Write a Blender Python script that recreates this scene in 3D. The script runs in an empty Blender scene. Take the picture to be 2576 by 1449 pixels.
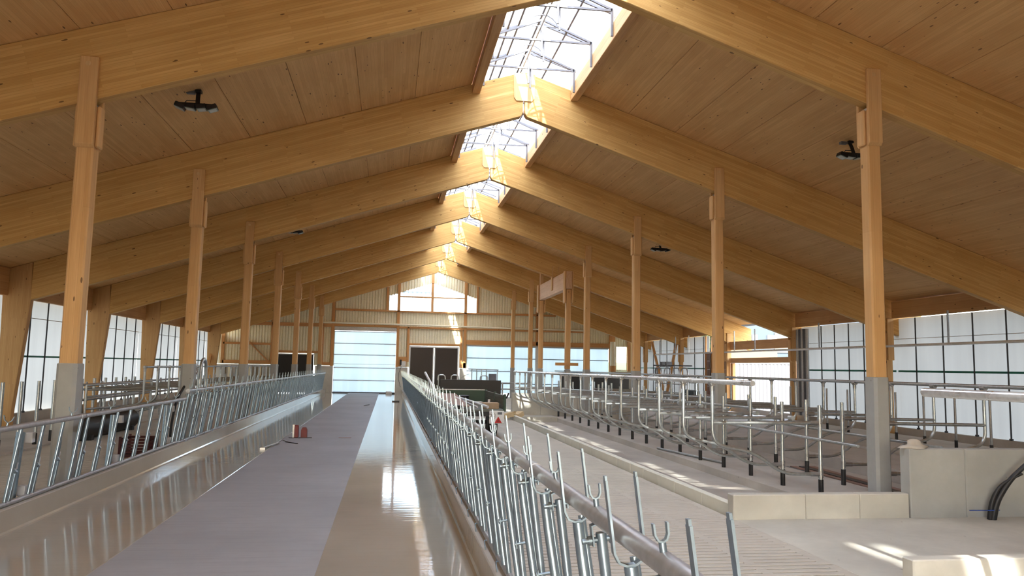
import bpy, math, random
from mathutils import Vector, Matrix
random.seed(7)
SC = bpy.context.scene
COL = SC.collection
PI = math.pi

# ------------------------------------------------------------------ camera
H = 1.80
F_PX, W_PX, H_PX = 1935.0, 2576.0, 1449.0
def _cam():
    cx, cy = W_PX / 2, H_PX / 2
    dy = Vector(((979 - cx) / F_PX, (917 - cy) / F_PX, 1)).normalized()
    up = Vector(((1700 - cx) / F_PX, (-19300 - cy) / F_PX, 1)).normalized()
    up = (up - dy * up.dot(dy)).normalized()
    dx = up.cross(dy)
    if dx[0] < 0: dx = -dx
    R = Matrix((dx, dy, up))                     # world = R @ cam(x right, y down, z forward)
    r = R @ Vector((1, 0, 0)); u = R @ Vector((0, -1, 0)); b = R @ Vector((0, 0, -1))
    M = Matrix((r, u, b)).transposed().to_4x4()
    M.translation = Vector((0, 0, H))
    cd = bpy.data.cameras.new('camera')
    cd.sensor_fit = 'HORIZONTAL'; cd.sensor_width = 36.0
    cd.lens = F_PX / W_PX * 36.0
    cd.clip_start = 0.05; cd.clip_end = 600
    co = bpy.data.objects.new('camera', cd); COL.objects.link(co)
    co.matrix_world = M
    SC.camera = co
_cam()

# ------------------------------------------------------------------ light
SUN_DIR = Vector((0.30, 1.55, -1.0))
w = bpy.data.worlds.new('world'); SC.world = w; w.use_nodes = True
nt = w.node_tree; nt.nodes.clear()
out = nt.nodes.new('ShaderNodeOutputWorld'); bg = nt.nodes.new('ShaderNodeBackground')
sky = nt.nodes.new('ShaderNodeTexSky'); sky.sky_type = 'NISHITA'; sky.sun_disc = False
sky.sun_elevation = math.radians(32); sky.sun_rotation = math.radians(190); sky.air_density = 1.0; sky.dust_density = 1.5
mx = nt.nodes.new('ShaderNodeMix'); mx.data_type = 'RGBA'
sc_ = nt.nodes.new('ShaderNodeVectorMath'); sc_.operation = 'SCALE'; sc_.inputs['Scale'].default_value = 0.30
nt.links.new(sky.outputs[0], sc_.inputs[0])
mx.inputs['Factor'].default_value = 0.34
nt.links.new(sc_.outputs[0], mx.inputs['A']); mx.inputs['B'].default_value = (1.0, 1.0, 1.0, 1)
nt.links.new(mx.outputs['Result'], bg.inputs[0]); nt.links.new(bg.outputs[0], out.inputs[0])
bg.inputs[1].default_value = 1.6
sd = bpy.data.lights.new('sun', 'SUN'); sd.energy = 4.2; sd.angle = math.radians(0.6); sd.color = (1, 0.95, 0.86)
so = bpy.data.objects.new('sun', sd); COL.objects.link(so)
so.rotation_mode = 'QUATERNION'; so.rotation_quaternion = SUN_DIR.to_track_quat('-Z', 'Y')
so.location = (-4, -20, 30)
vs = SC.view_settings
vs.view_transform = 'Standard'; vs.look = 'None'; vs.gamma = 1; vs.use_curve_mapping = False
vs.exposure = 2.40
cy_ = SC.cycles
cy_.max_bounces = 12; cy_.diffuse_bounces = 7; cy_.glossy_bounces = 4; cy_.transmission_bounces = 6
cy_.transparent_max_bounces = 10; cy_.caustics_reflective = False; cy_.caustics_refractive = False
cy_.sample_clamp_indirect = 6.0

# ------------------------------------------------------------------ mesh helper
class MB:
    def __init__(s): s.v = []; s.f = []; s.sm = []; s.mi = []; s.m = 0
    def add(s, vs, fs, smooth=False):
        n = len(s.v); s.v += [tuple(v) for v in vs]
        for f in fs:
            s.f.append([i + n for i in f]); s.sm.append(smooth); s.mi.append(s.m)
        return s
    def box(s, x0, x1, y0, y1, z0, z1, c=0.0):
        if x1 < x0: x0, x1 = x1, x0
        if y1 < y0: y0, y1 = y1, y0
        if z1 < z0: z0, z1 = z1, z0
        if c <= 0:
            vs = [(x, y, z) for z in (z0, z1) for y in (y0, y1) for x in (x0, x1)]
            return s.add(vs, [(0, 2, 3, 1), (4, 5, 7, 6), (0, 1, 5, 4), (2, 6, 7, 3), (0, 4, 6, 2), (1, 3, 7, 5)])
        c = min(c, (x1 - x0) * .45, (y1 - y0) * .45, (z1 - z0) * .45)
        vs = []
        for z, sx in ((z0, c), (z0 + c, 0), (z1 - c, 0), (z1, c)):
            for (x, y) in ((x0 + c, y0), (x1 - c, y0), (x1, y0 + c), (x1, y1 - c), (x1 - c, y1), (x0 + c, y1), (x0, y1 - c), (x0, y0 + c)):
                xx = min(max(x, x0 + sx), x1 - sx); yy = min(max(y, y0 + sx), y1 - sx)
                vs.append((xx, yy, z))
        fs = [tuple(range(7, -1, -1)), tuple(range(24, 32))]
        for k in range(3):
            for i in range(8):
                j = (i + 1) % 8
                fs.append((k * 8 + i, k * 8 + j, k * 8 + 8 + j, k * 8 + 8 + i))
        return s.add(vs, fs)
    def prism(s, poly, a0, a1, axis='Y'):
        # poly: list of 2d points (x,z) for axis Y, (y,z) for axis X, (x,y) for axis Z
        n = len(poly)
        def P(p, a): return {'Y': (p[0], a, p[1]), 'X': (a, p[0], p[1]), 'Z': (p[0], p[1], a)}[axis]
        vs = [P(p, a0) for p in poly] + [P(p, a1) for p in poly]
        fs = [tuple(range(n)), tuple(range(2 * n - 1, n - 1, -1))]
        for i in range(n):
            j = (i + 1) % n
            fs.append((i, n + i, n + j, j))
        return s.add(vs, fs)
    def tube(s, pts, r, n=10, cap=True, r2=None):
        pts = [Vector(p) for p in pts]
        m = len(pts); rings = []
        t0 = (pts[1] - pts[0]).normalized()
        ref = Vector((0, 0, 1)) if abs(t0.z) < .9 else Vector((1, 0, 0))
        nrm = t0.cross(ref).normalized()
        vs = []
        for i, p in enumerate(pts):
            if i == 0: t = t0
            elif i == m - 1: t = (pts[-1] - pts[-2]).normalized()
            else: t = ((pts[i] - pts[i - 1]).normalized() + (pts[i + 1] - pts[i]).normalized()).normalized()
            nrm = (nrm - t * nrm.dot(t))
            nrm = nrm.normalized() if nrm.length > 1e-6 else t.orthogonal().normalized()
            b = t.cross(nrm)
            rr = r if r2 is None else r + (r2 - r) * i / (m - 1)
            k = 1.0
            if 0 < i < m - 1:
                ca = max(.5, (pts[i] - pts[i - 1]).normalized().dot(t)); k = 1.0 / ca if ca > .7 else 1.0
            for a in range(n):
                an = 2 * PI * a / n
                vs.append(p + (nrm * math.cos(an) + b * math.sin(an)) * rr)
        fs = []
        for i in range(m - 1):
            for a in range(n):
                c = (a + 1) % n
                fs.append((i * n + a, i * n + c, i * n + n + c, i * n + n + a))
        s.add(vs, fs, True)
        if cap:
            s.add(vs[:n], [tuple(range(n - 1, -1, -1))]); s.add(vs[-n:], [tuple(range(n))])
        return s
    def strap(s, pts, wdir, w_, t_):
        # flat bar following pts; wdir = width direction
        pts = [Vector(p) for p in pts]; wd = Vector(wdir).normalized()
        vs = []
        for i, p in enumerate(pts):
            if i == 0: t = pts[1] - pts[0]
            elif i == len(pts) - 1: t = pts[-1] - pts[-2]
            else: t = (pts[i] - pts[i - 1]).normalized() + (pts[i + 1] - pts[i]).normalized()
            nn = t.normalized().cross(wd).normalized()
            for a, b in ((-1, -1), (1, -1), (1, 1), (-1, 1)):
                vs.append(p + wd * (a * w_ / 2) + nn * (b * t_ / 2))
        fs = [(3, 2, 1, 0)]
        m = len(pts)
        for i in range(m - 1):
            for a in range(4):
                c = (a + 1) % 4
                fs.append((i * 4 + a, i * 4 + c, i * 4 + 4 + c, i * 4 + 4 + a))
        k = (m - 1) * 4
        fs.append((k, k + 1, k + 2, k + 3))
        return s.add(vs, fs)
    def obox(s, c, ax, ay, az, hx, hy, hz):
        c = Vector(c); ax = Vector(ax).normalized(); ay = Vector(ay).normalized(); az = Vector(az).normalized()
        vs = [c + ax * (hx * i) + ay * (hy * j) + az * (hz * k) for k in (-1, 1) for j in (-1, 1) for i in (-1, 1)]
        return s.add(vs, [(0, 2, 3, 1), (4, 5, 7, 6), (0, 1, 5, 4), (2, 6, 7, 3), (0, 4, 6, 2), (1, 3, 7, 5)])
    def beam(s, p, q, wx, wy, up=(0, 0, 1)):
        p = Vector(p); q = Vector(q); d = (q - p); L = d.length; d.normalize()
        side = d.cross(Vector(up)).normalized(); u = side.cross(d)
        return s.obox((p + q) / 2, d, side, u, L / 2, wx / 2, wy / 2)
    def mesh(s, name, mats, off=(0, 0, 0), xf=None):
        o = Vector(off)
        vs = [Vector(v) - o for v in s.v]
        if xf is not None: vs = [xf @ v for v in vs]
        me = bpy.data.meshes.new(name)
        me.from_pydata([tuple(v) for v in vs], [], s.f)
        if not isinstance(mats, (list, tuple)): mats = [mats]
        for m in mats: me.materials.append(m)
        me.polygons.foreach_set('use_smooth', s.sm)
        me.polygons.foreach_set('material_index', s.mi)
        me.update()
        return me
    def build(s, name, mats, parent=None, off=None, bevel=0.0):
        """verts in world coords (parent's location, or off, is subtracted)"""
        if off is None: off = tuple(parent.location) if parent else (0, 0, 0)
        me = s.mesh(name, mats, off)
        o = bpy.data.objects.new(name, me); COL.objects.link(o)
        if parent is not None: o.parent = parent
        else: o.location = off
        if bevel > 0:
            b = o.modifiers.new('bevel', 'BEVEL'); b.width = bevel; b.segments = 1; b.limit_method = 'ANGLE'
        return o

def inst(name, me, parent=None, loc=(0, 0, 0), rot=None):
    o = bpy.data.objects.new(name, me); COL.objects.link(o)
    if parent is not None: o.parent = parent
    o.location = loc
    if rot: o.rotation_euler = rot
    return o
def empty(name, loc=(0, 0, 0), rot=None):
    o = bpy.data.objects.new(name, None); COL.objects.link(o)
    o.location = loc; o.empty_display_size = .2
    if rot: o.rotation_euler = rot
    return o
def tag(o, label, cat, group=None):
    o['label'] = label; o['category'] = cat
    if group: o['group'] = group
    return o
def struct(o, label=None):
    o['kind'] = 'structure'
    if label: o['label'] = label
    return o
def thing(name, label, cat, loc=(0, 0, 0), group=None):
    return tag(empty(name, loc), label, cat, group)
ORD = ['first', 'second', 'third', 'fourth', 'fifth', 'sixth', 'seventh', 'eighth', 'ninth', 'tenth', 'eleventh', 'twelfth',
       'thirteenth', 'fourteenth', 'fifteenth', 'sixteenth', 'seventeenth', 'eighteenth', 'nineteenth', 'twentieth']
def arc(c, a, b, r, t0, t1, n=6):
    c = Vector(c); a = Vector(a); b = Vector(b)
    return [c + a * (r * math.cos(t0 + (t1 - t0) * i / n)) + b * (r * math.sin(t0 + (t1 - t0) * i / n)) for i in range(n + 1)]
def fillet(pts, r, n=5):
    pts = [Vector(p) for p in pts]; o = [pts[0]]
    for i in range(1, len(pts) - 1):
        p = pts[i]; a = pts[i - 1] - p; b = pts[i + 1] - p
        d = min(r, a.length * .48, b.length * .48)
        A = p + a.normalized() * d; B = p + b.normalized() * d
        for k in range(n + 1):
            t = k / n
            o.append(A * (1 - t) ** 2 + p * (2 * t * (1 - t)) + B * t * t)
    o.append(pts[-1]); return o

# ------------------------------------------------------------------ materials
class NT:
    def __init__(s, name):
        s.mat = bpy.data.materials.new(name); s.mat.use_nodes = True
        s.t = s.mat.node_tree; s.t.nodes.clear()
        s.out = s.t.nodes.new('ShaderNodeOutputMaterial')
    def n(s, typ, **kw):
        nd = s.t.nodes.new(typ)
        for k, v in kw.items(): setattr(nd, k, v)
        return nd
    def l(s, a, b): s.t.links.new(a, b)
    def math(s, op, a, b=None, clamp=False):
        m = s.n('ShaderNodeMath', operation=op, use_clamp=clamp)
        for i, x in enumerate((a, b)):
            if x is None: continue
            if isinstance(x, (int, float)): m.inputs[i].default_value = x
            else: s.l(x, m.inputs[i])
        return m.outputs[0]
    def mix(s, f, a, b, mode='MIX'):
        m = s.n('ShaderNodeMix', data_type='RGBA', blend_type=mode)
        for k, x in (('Factor', f), ('A', a), ('B', b)):
            if isinstance(x, (int, float)): m.inputs[k].default_value = x
            elif isinstance(x, tuple): m.inputs[k].default_value = (*x[:3], 1)
            else: s.l(x, m.inputs[k])
        return m.outputs['Result']
    def ramp(s, f, p0, p1, c0=(0, 0, 0), c1=(1, 1, 1)):
        r = s.n('ShaderNodeValToRGB'); r.color_ramp.elements[0].position = p0; r.color_ramp.elements[1].position = p1
        r.color_ramp.elements[0].color = (*c0, 1); r.color_ramp.elements[1].color = (*c1, 1)
        s.l(f, r.inputs[0]); return r.outputs[0]
    def coord(s, sx=1, sy=1, sz=1, world=False):
        if world:
            g = s.n('ShaderNodeNewGeometry'); src = g.outputs['Position']
        else:
            g = s.n('ShaderNodeTexCoord'); src = g.outputs['Object']
        if (sx, sy, sz) == (1, 1, 1): return src
        m = s.n('ShaderNodeMapping'); m.inputs['Scale'].default_value = (sx, sy, sz); s.l(src, m.inputs[0]); return m.outputs[0]
    def noise(s, vec, scale, detail=3, rough=.5, col=False):
        m = s.n('ShaderNodeTexNoise'); s.l(vec, m.inputs['Vector']); m.inputs['Scale'].default_value = scale
        m.inputs['Detail'].default_value = detail; m.inputs['Roughness'].default_value = rough
        return m.outputs['Color' if col else 'Fac']
    def bsdf(s, base, rough=.5, metal=0.0, bump=None, bstr=.1, bdist=.01, spec=None):
        p = s.n('ShaderNodeBsdfPrincipled')
        for k, x in (('Base Color', base), ('Roughness', rough), ('Metallic', metal)):
            if isinstance(x, (int, float)): p.inputs[k].default_value = x
            elif isinstance(x, tuple): p.inputs[k].default_value = (*x[:3], 1)
            else: s.l(x, p.inputs[k])
        if spec is not None: p.inputs['Specular IOR Level'].default_value = spec
        if bump is not None:
            b = s.n('ShaderNodeBump'); b.inputs['Strength'].default_value = bstr; b.inputs['Distance'].default_value = bdist
            s.l(bump, b.inputs['Height']); s.l(b.outputs[0], p.inputs['Normal'])
        s.l(p.outputs[0], s.out.inputs[0]); return s.mat

def wood(name, c1, c2, axis='X', row=.04, length=1.4, knots=1.0, vmix=(0, 1), dark=(.10, .045, .015)):
    """softwood with grain along the local axis"""
    t = NT(name)
    co = t.coord(); sp = t.n('ShaderNodeSeparateXYZ'); t.l(co, sp.inputs[0])
    X, Y, Z = sp.outputs
    if axis == 'X': u, v, q = X, Z, Y
    elif axis == 'Y': u, v, q = Y, X, Z
    else: u, v, q = Z, X, Y
    oi = t.n('ShaderNodeObjectInfo'); rnd = oi.outputs['Random']
    u = t.math('ADD', u, t.math('MULTIPLY', rnd, 37.0))
    v2 = t.math('ADD', v, t.math('MULTIPLY', q, .31))
    v2 = t.math('ADD', v2, t.math('MULTIPLY', rnd, 11.0))
    cb = t.n('ShaderNodeCombineXYZ'); t.l(u, cb.inputs[0]); t.l(v2, cb.inputs[1])
    br = t.n('ShaderNodeTexBrick'); t.l(cb.outputs[0], br.inputs['Vector'])
    br.inputs['Scale'].default_value = 1; br.inputs['Brick Width'].default_value = length; br.inputs['Row Height'].default_value = row
    br.inputs['Mortar Size'].default_value = .0012; br.inputs['Mortar Smooth'].default_value = .3; br.offset = .37; br.offset_frequency = 2
    br.inputs['Color1'].default_value = (*c1, 1); br.inputs['Color2'].default_value = (*c2, 1)
    br.inputs['Mortar'].default_value = (c2[0] * .72, c2[1] * .68, c2[2] * .6, 1)
    cg = t.n('ShaderNodeCombineXYZ'); t.l(t.math('MULTIPLY', u, 1.1), cg.inputs[0]); t.l(t.math('MULTIPLY', v2, 38), cg.inputs[1]); t.l(t.math('MULTIPLY', q, 20), cg.inputs[2])
    g = t.noise(cg.outputs[0], 1.6, 4, .6)
    base = t.mix(t.ramp(g, .3, .75), br.outputs['Color'], (c2[0] * .80, c2[1] * .74, c2[2] * .64))
    base = t.mix(.55, br.outputs['Color'], base)
    cl = t.n('ShaderNodeCombineXYZ'); t.l(t.math('MULTIPLY', u, .7), cl.inputs[0]); t.l(t.math('MULTIPLY', v2, 1.5), cl.inputs[1])
    big = t.noise(cl.outputs[0], 1.3, 2)
    base = t.mix(t.ramp(big, .3, .75), base, t.mix(1.0, base, (.90, .86, .80), 'MULTIPLY'))
    if knots > 0:
        ck = t.n('ShaderNodeCombineXYZ'); t.l(t.math('MULTIPLY', u, 4.6), ck.inputs[0]); t.l(t.math('MULTIPLY', v2, 15.0), ck.inputs[1]); t.l(t.math('MULTIPLY', q, 7.0), ck.inputs[2])
        vo = t.n('ShaderNodeTexVoronoi'); t.l(ck.outputs[0], vo.inputs['Vector']); vo.inputs['Scale'].default_value = 1.0
        sr = t.n('ShaderNodeSeparateColor'); t.l(vo.outputs['Color'], sr.inputs[0])
        keep = t.math('LESS_THAN', sr.outputs[0], .26 * knots)
        size = t.math('MULTIPLY', sr.outputs[1], .21)
        k = t.math('LESS_THAN', vo.outputs['Distance'], size)
        k = t.math('MULTIPLY', t.math('MULTIPLY', k, keep), .8)
        base = t.mix(k, base, dark)
    return t.bsdf(base, .62, bump=g, bstr=.05, bdist=.004, spec=.3)

def concrete(name, c, var=.18, rough=.75, scale=1.0, world=True, streak=False, pits=True, spec=.3):
    t = NT(name)
    co = t.coord(world=world)
    n1 = t.noise(co, .9 * scale, 5, .6); n2 = t.noise(co, 9 * scale, 4, .6)
    a = t.mix(t.ramp(n1, .32, .7), tuple(x * (1 - var) for x in c), tuple(min(1, x * (1 + var * .6)) for x in c))
    a = t.mix(t.math('MULTIPLY', t.ramp(n2, .35, .7), .35), a, tuple(x * .86 for x in c))
    if streak:
        st = t.noise(t.coord(.5, 14, 1, world=True), 1.0, 4, .65)
        a = t.mix(t.math('MULTIPLY', t.ramp(st, .50, .72), .45), a, tuple(x * .72 for x in c))
    if pits:
        vo = t.n('ShaderNodeTexVoronoi'); t.l(co, vo.inputs['Vector']); vo.inputs['Scale'].default_value = 5.0 * scale
        sr = t.n('ShaderNodeSeparateColor'); t.l(vo.outputs['Color'], sr.inputs[0])
        k = t.math('MULTIPLY', t.math('LESS_THAN', vo.outputs['Distance'], .07), t.math('LESS_THAN', sr.outputs[0], .25))
        a = t.mix(t.math('MULTIPLY', k, .6), a, tuple(x * .35 for x in c))
    return t.bsdf(a, rough, bump=n2, bstr=.15, bdist=.004, spec=spec)

def steel(name, c, rough=.36, metal=1.0):
    t = NT(name); co = t.coord(world=True)
    n = t.noise(co, 22, 3); n2 = t.noise(co, 5, 2)
    a = t.mix(t.ramp(n, .35, .7), tuple(x * .82 for x in c), c)
    r = t.math('ADD', t.math('MULTIPLY', n2, .22), rough - .11)
    return t.bsdf(a, r, metal)
def plain(name, c, rough=.5, metal=0.0, spec=None):
    t = NT(name); n = t.noise(t.coord(world=True), 14, 3)
    return t.bsdf(t.mix(t.ramp(n, .3, .75), tuple(x * .88 for x in c), c), rough, metal, spec=spec)
def membrane(name, c, tr=.0, trans=.6, wav=True):
    t = NT(name)
    base = c
    if wav:
        n = t.noise(t.coord(1.6, 1.6, .12, world=True), 2.2, 3)
        n3 = t.noise(t.coord(world=True), .35, 2)
        base = t.mix(t.ramp(n, .35, .7), tuple(x * .93 for x in c), c)
        base = t.mix(t.ramp(n3, .35, .7), t.mix(1.0, base, (.93, .93, .92), 'MULTIPLY'), base)
    d = t.n('ShaderNodeBsdfDiffuse'); tl = t.n('ShaderNodeBsdfTranslucent')
    for b in (d, tl):
        if isinstance(base, tuple): b.inputs[0].default_value = (*base, 1)
        else: t.l(base, b.inputs[0])
    m = t.n('ShaderNodeMixShader'); m.inputs[0].default_value = trans; t.l(d.outputs[0], m.inputs[1]); t.l(tl.outputs[0], m.inputs[2])
    o = m.outputs[0]
    if tr > 0:
        tp = t.n('ShaderNodeBsdfTransparent'); tp.inputs[0].default_value = (.95, .98, 1, 1)
        m2 = t.n('ShaderNodeMixShader'); m2.inputs[0].default_value = tr; t.l(o, m2.inputs[1]); t.l(tp.outputs[0], m2.inputs[2]); o = m2.outputs[0]
    t.l(o, t.out.inputs[0]); return t.mat

M = {}
W1, W2 = (.74, .475, .185), (.60, .36, .12)
M['glulam'] = wood('glulam', W1, W2, 'X', .040, 1.3, .8)
M['post_wood'] = wood('post_wood', (.72, .46, .22), (.62, .375, .16), 'Z', .11, 6.0, .9)
M['leg_wood'] = wood('leg_wood', (.66, .42, .19), (.58, .35, .15), 'Z', .04, 1.3, 1.4)
M['deck'] = wood('deck', (.78, .50, .225), (.68, .41, .175), 'Y', .062, 2.6, 1.3)
M['timber_y'] = wood('timber_y', (.66, .40, .19), (.57, .33, .145), 'Y', .06, 4.0, .8)
M['timber_x'] = wood('timber_x', (.68, .37, .15), (.58, .30, .115), 'X', .06, 4.0, .8)
M['timber_z'] = wood('timber_z', (.68, .37, .15), (.58, .30, .115), 'Z', .06, 4.0, .8)
M['plate_wood'] = wood('plate_wood', (.74, .52, .28), (.64, .43, .21), 'Z', .05, 1.0, .7)
M['header_wood'] = wood('header_wood', (.74, .50, .33), (.66, .43, .27), 'Y', .06, 1.2, .5)
M['pale_wood'] = wood('pale_wood', (.72, .58, .36), (.64, .50, .30), 'X', .06, 1.5, .4)
M['concrete'] = concrete('concrete', (.56, .54, .475))
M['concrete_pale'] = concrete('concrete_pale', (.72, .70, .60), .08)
M['concrete_dark'] = concrete('concrete_dark', (.50, .465, .415))
M['concrete_wall'] = concrete('concrete_wall', (.44, .445, .42), .2)
M['concrete_post'] = concrete('concrete_post', (.36, .365, .35), .10, world=True)
M['slab'] = concrete('slab', (.355, .357, .375), .14, .62, .6, streak=True, pits=False)
M['slats'] = concrete('slats', (.50, .465, .405), .10, .8, pits=False)
M['pit'] = plain('pit', (.03, .028, .026), .9)
M['steel'] = steel('steel', (.52, .56, .57), .36, .9)
M['steel_sky_tint'] = steel('steel_sky_tint', (.34, .43, .50), .33, .9)  # galvanised fence steel, blue skylight tinted into its colour
M['steel_sunlit'] = steel('steel_sunlit', (.74, .76, .78), .30, .7)  # galvanised rail steel, lightened to carry the sun's glare in its colour
M['steel_rail'] = steel('steel_rail', (.46, .47, .50), .38, .6)
M['steel_dull'] = steel('steel_dull', (.45, .45, .45), .48)
M['steel_white'] = plain('steel_white', (.66, .68, .72), .45)
M['truss_grey'] = plain('truss_grey', (.15, .15, .165), .5)
M['black'] = plain('black', (.012, .012, .014), .5)
M['black_panel'] = plain('black_panel', (.010, .009, .010), .45)
M['brown_black'] = plain('brown_black', (.020, .012, .010), .42)
M['white_frame'] = plain('white_frame', (.70, .70, .68), .5)
M['green_line'] = plain('green_line', (.008, .17, .11), .6)
M['dark_rod'] = plain('dark_rod', (.035, .037, .045), .5)
M['grey_dark'] = plain('grey_dark', (.13, .14, .16), .6)
M['red'] = plain('red', (.17, .010, .012), .5)
M['crate_red'] = plain('crate_red', (.07, .006, .006), .6)
M['rust_board'] = plain('rust_board', (.30, .19, .15), .7)
M['trailer_green'] = plain('trailer_green', (.022, .055, .030), .5)
M['board_grey'] = plain('board_grey', (.16, .165, .14), .7)
M['lamp_glass'] = plain('lamp_glass', (.62, .66, .62), .25)
M['lamp_green'] = plain('lamp_green', (.22, .30, .25), .3)
M['cardboard'] = plain('cardboard', (.42, .30, .19), .8)
M['white'] = plain('white', (.75, .75, .75), .5)
M['linen'] = plain('linen', (.50, .46, .40), .9)
M['cream_sheet'] = plain('cream_sheet', (.88, .83, .62), .55)
M['pipe_white'] = plain('pipe_white', (.78, .80, .80), .3)
M['curtain_right'] = membrane('curtain_right', (.35, .335, .305), .0, .36)
M['curtain_left'] = membrane('curtain_left', (.34, .338, .315), .0, .42)
M['door_skin'] = membrane('door_skin', (.66, .70, .69), .0, .75)
M['sky_clear'] = membrane('sky_clear', (.93, .95, .97), .06, .90, wav=False)
M['slit_dimmer'] = membrane('slit_dimmer', (.93, .95, .97), .80, .9, wav=False)
M['sky_white'] = membrane('sky_white', (.93, .95, .97), .03, .90, wav=False)
M['window_film'] = membrane('window_film', (.5, .52, .54), .82, .8, wav=False)

def _coat():
    t = NT('coating')
    n1 = t.noise(t.coord(world=True), .8, 4)
    a = t.mix(t.ramp(n1, .3, .7), (.36, .33, .285), (.42, .385, .335))
    rip = t.noise(t.coord(1.1, 13, 1, world=True), 1.0, 3, .55)
    r2 = t.noise(t.coord(4, 4, 4, world=True), 1.0, 2)
    h = t.math('ADD', rip, t.math('MULTIPLY', r2, .35))
    return t.bsdf(a, .06, bump=h, bstr=.10, bdist=.010, spec=.35)
M['coating'] = _coat()

# ------------------------------------------------------------------ key dimensions
RX, ZT, SL = 2.81, 8.49, .326            # ridge x, deck underside at ridge, roof slope
ZB = 7.44                                # rafter underside at ridge
def deck_z(x): return ZT - SL * abs(x - RX)
def raft_z(x): return ZB - SL * abs(x - RX)
FR = [10.68 + 6 * (k - 1) for k in range(-2, 8)]   # frame front faces; FR[3] is the first one in view
NV = 3
YB, YE = -8.0, 48.9                      # barn ends
XL, XR = -10.3, 15.85
TH = math.atan(SL)
ZW = -.10                                # walkway level
ZC = -.06                                # cubicle head area
ZBED = -.20

# ------------------------------------------------------------------ floor
ground = MB().box(-120, 160, -60, 220, -1.0, -.72).build('ground', concrete('gravel', (.24, .23, .21), .15, .9))
struct(ground, 'pale gravel yard around the barn')
fl = struct(MB().box(XL - .3, XR + .3, YB, YE + .2, -.715, -.66).build('floor', M['pit']), 'dark slurry pit floor below the barn slabs')
MB().box(-4.0, 1.0, YB, YE + 1, -.60, 0).build('feed_slab', M['slab'], fl)['label'] = 'bare grey concrete strip down the middle of the feed table'
# glossy coatings: strip + coved kerb face
def coating(prof):
    m = MB(); n = len(prof)
    vs = [(x, YB, z) for x, z in prof] + [(x, YE, z) for x, z in prof]
    m.add(vs, [(i, i + 1, n + i + 1, n + i) for i in range(n - 1)], False)
    lo = [(x + 0, YB, -.02) for x, z in (prof[0],)]
    return m
pr = [(-.565, 0.0), (-.56, .006), (.785, .006), (.81, .014), (.824, .034), (.829, .249)]
pl = [(-2.425, 0.0), (-2.43, .006), (-3.757, .006), (-3.782, .014), (-3.796, .034), (-3.801, .249)]
coating(pr).build('trough_coating', M['coating'], fl)['label'] = 'glossy beige resin coating of the right feed trough'
coating(pl[::-1]).build('trough_coating', M['coating'], fl)['label'] = 'glossy beige resin coating of the left feed trough'
# kerbs under the feed fences
k = MB().prism([(.832, -.6), (.832, .24), (.845, .25), (.985, .25), (1.0, .24), (1.0, -.6)], YB, YE).build('concrete_kerb', M['concrete_dark'])
tag(k, 'long concrete kerb under the feed fence right of the feed table', 'kerb')
k = MB().prism([(-3.804, -.6), (-3.804, .24), (-3.817, .25), (-3.945, .25), (-3.96, .24), (-3.96, -.6)], YB, YE).build('concrete_kerb', M['concrete_dark'])
tag(k, 'long concrete kerb under the feed fence left of the feed table', 'kerb')

# slatted walkways -------------------------------------------------
SP, SW = .1268, .092
def slat_mesh(x0, x1, ribs, full):
    m = MB(); c = .006
    m.prism([(.008, -.24), (0, -c), (c, 0), (SW - c, 0), (SW, -c), (SW - .014, -.24)], x0, x1, 'X')
    if not full:
        for a, b in ribs: m.box(a, b, SW - .001, SP + .001, -.2, -.001)
    return m
def slat_run(x0, x1, ribs, y0, n_single, n_all, phase, label):
    ms = [slat_mesh(x0, x1, ribs, f).mesh('slat', M['slats']) for f in (False, True)]
    for i in range(n_single):
        inst('slat', ms[1 if (i + phase) % 7 == 0 else 0], fl, (0, y0 + i * SP, ZW))
    rest = MB()
    for i in range(n_single, n_all):
        s = slat_mesh(x0, x1, ribs, (i + phase) % 7 == 0)
        yy = y0 + i * SP
        rest.add([(x, y + yy, z + ZW) for x, y, z in s.v], s.f)
    o = rest.build('slat_run', M['slats'], fl); o['kind'] = 'stuff'; o['label'] = label
# right: slots at x 3.675-4.345 etc., through-slots at y=7.298 + .8876 k  (slot i lies after slat i)
Y0R = 7.298 - SW - SP * 28 + .014
slat_run(1.005, 4.46, [(1.005, 1.35), (2.02, 2.125), (2.795, 2.90), (3.57, 3.675), (4.345, 4.46)], Y0R, 150, 354, 0, 'far run of slatted concrete floor right of the feed fence')
slat_run(-7.3, -3.965, [(-7.3, -7.0), (-6.3, -6.2), (-5.5, -5.4), (-4.7, -4.6), (-4.2, -3.965)], 7.0, 100, 330, 3, 'far run of slatted concrete floor left of the feed fence')
# supporting slabs and beds
def slab(name, x0, x1, y0, y1, z, mat, label, th=.5):
    o = MB().box(x0, x1, y0, y1, z - th, z, .006).build(name, M[mat], fl); o['label'] = label; return o
slab('walkway_slab', 4.468, XR, YB, 9.56, ZW, 'concrete', 'pale smooth concrete floor of the cross passage in front of the low wall')
slab('walkway_slab', 1.005, 4.46, YB, Y0R - .02, ZW, 'slats', 'walkway floor beside the camera')
slab('walkway_slab', -7.3, -3.965, YB, 6.98, ZW, 'slats', 'left walkway floor near the camera')
slab('bed_slab', 4.62, 6.25, 9.75, 29.5, ZBED, 'concrete_dark', 'sunken cubicle bed behind the right kerb')
slab('cubicle_step', 6.25, 7.85, 9.75, 29.5, ZC, 'concrete_dark', 'raised concrete step carrying the cubicle posts')
slab('bed_slab', 7.85, 9.35, 9.75, 29.5, ZBED, 'concrete_dark', 'second sunken cubicle bed')
slab('walkway_slab', 9.5, 12.2, 9.75, YE, ZW - .02, 'concrete_dark', 'second walkway beyond the cubicles')
slab('bed_slab', 12.2, XR, 9.75, YE, ZC, 'concrete_dark', 'cubicle bed along the right wall')
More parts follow.
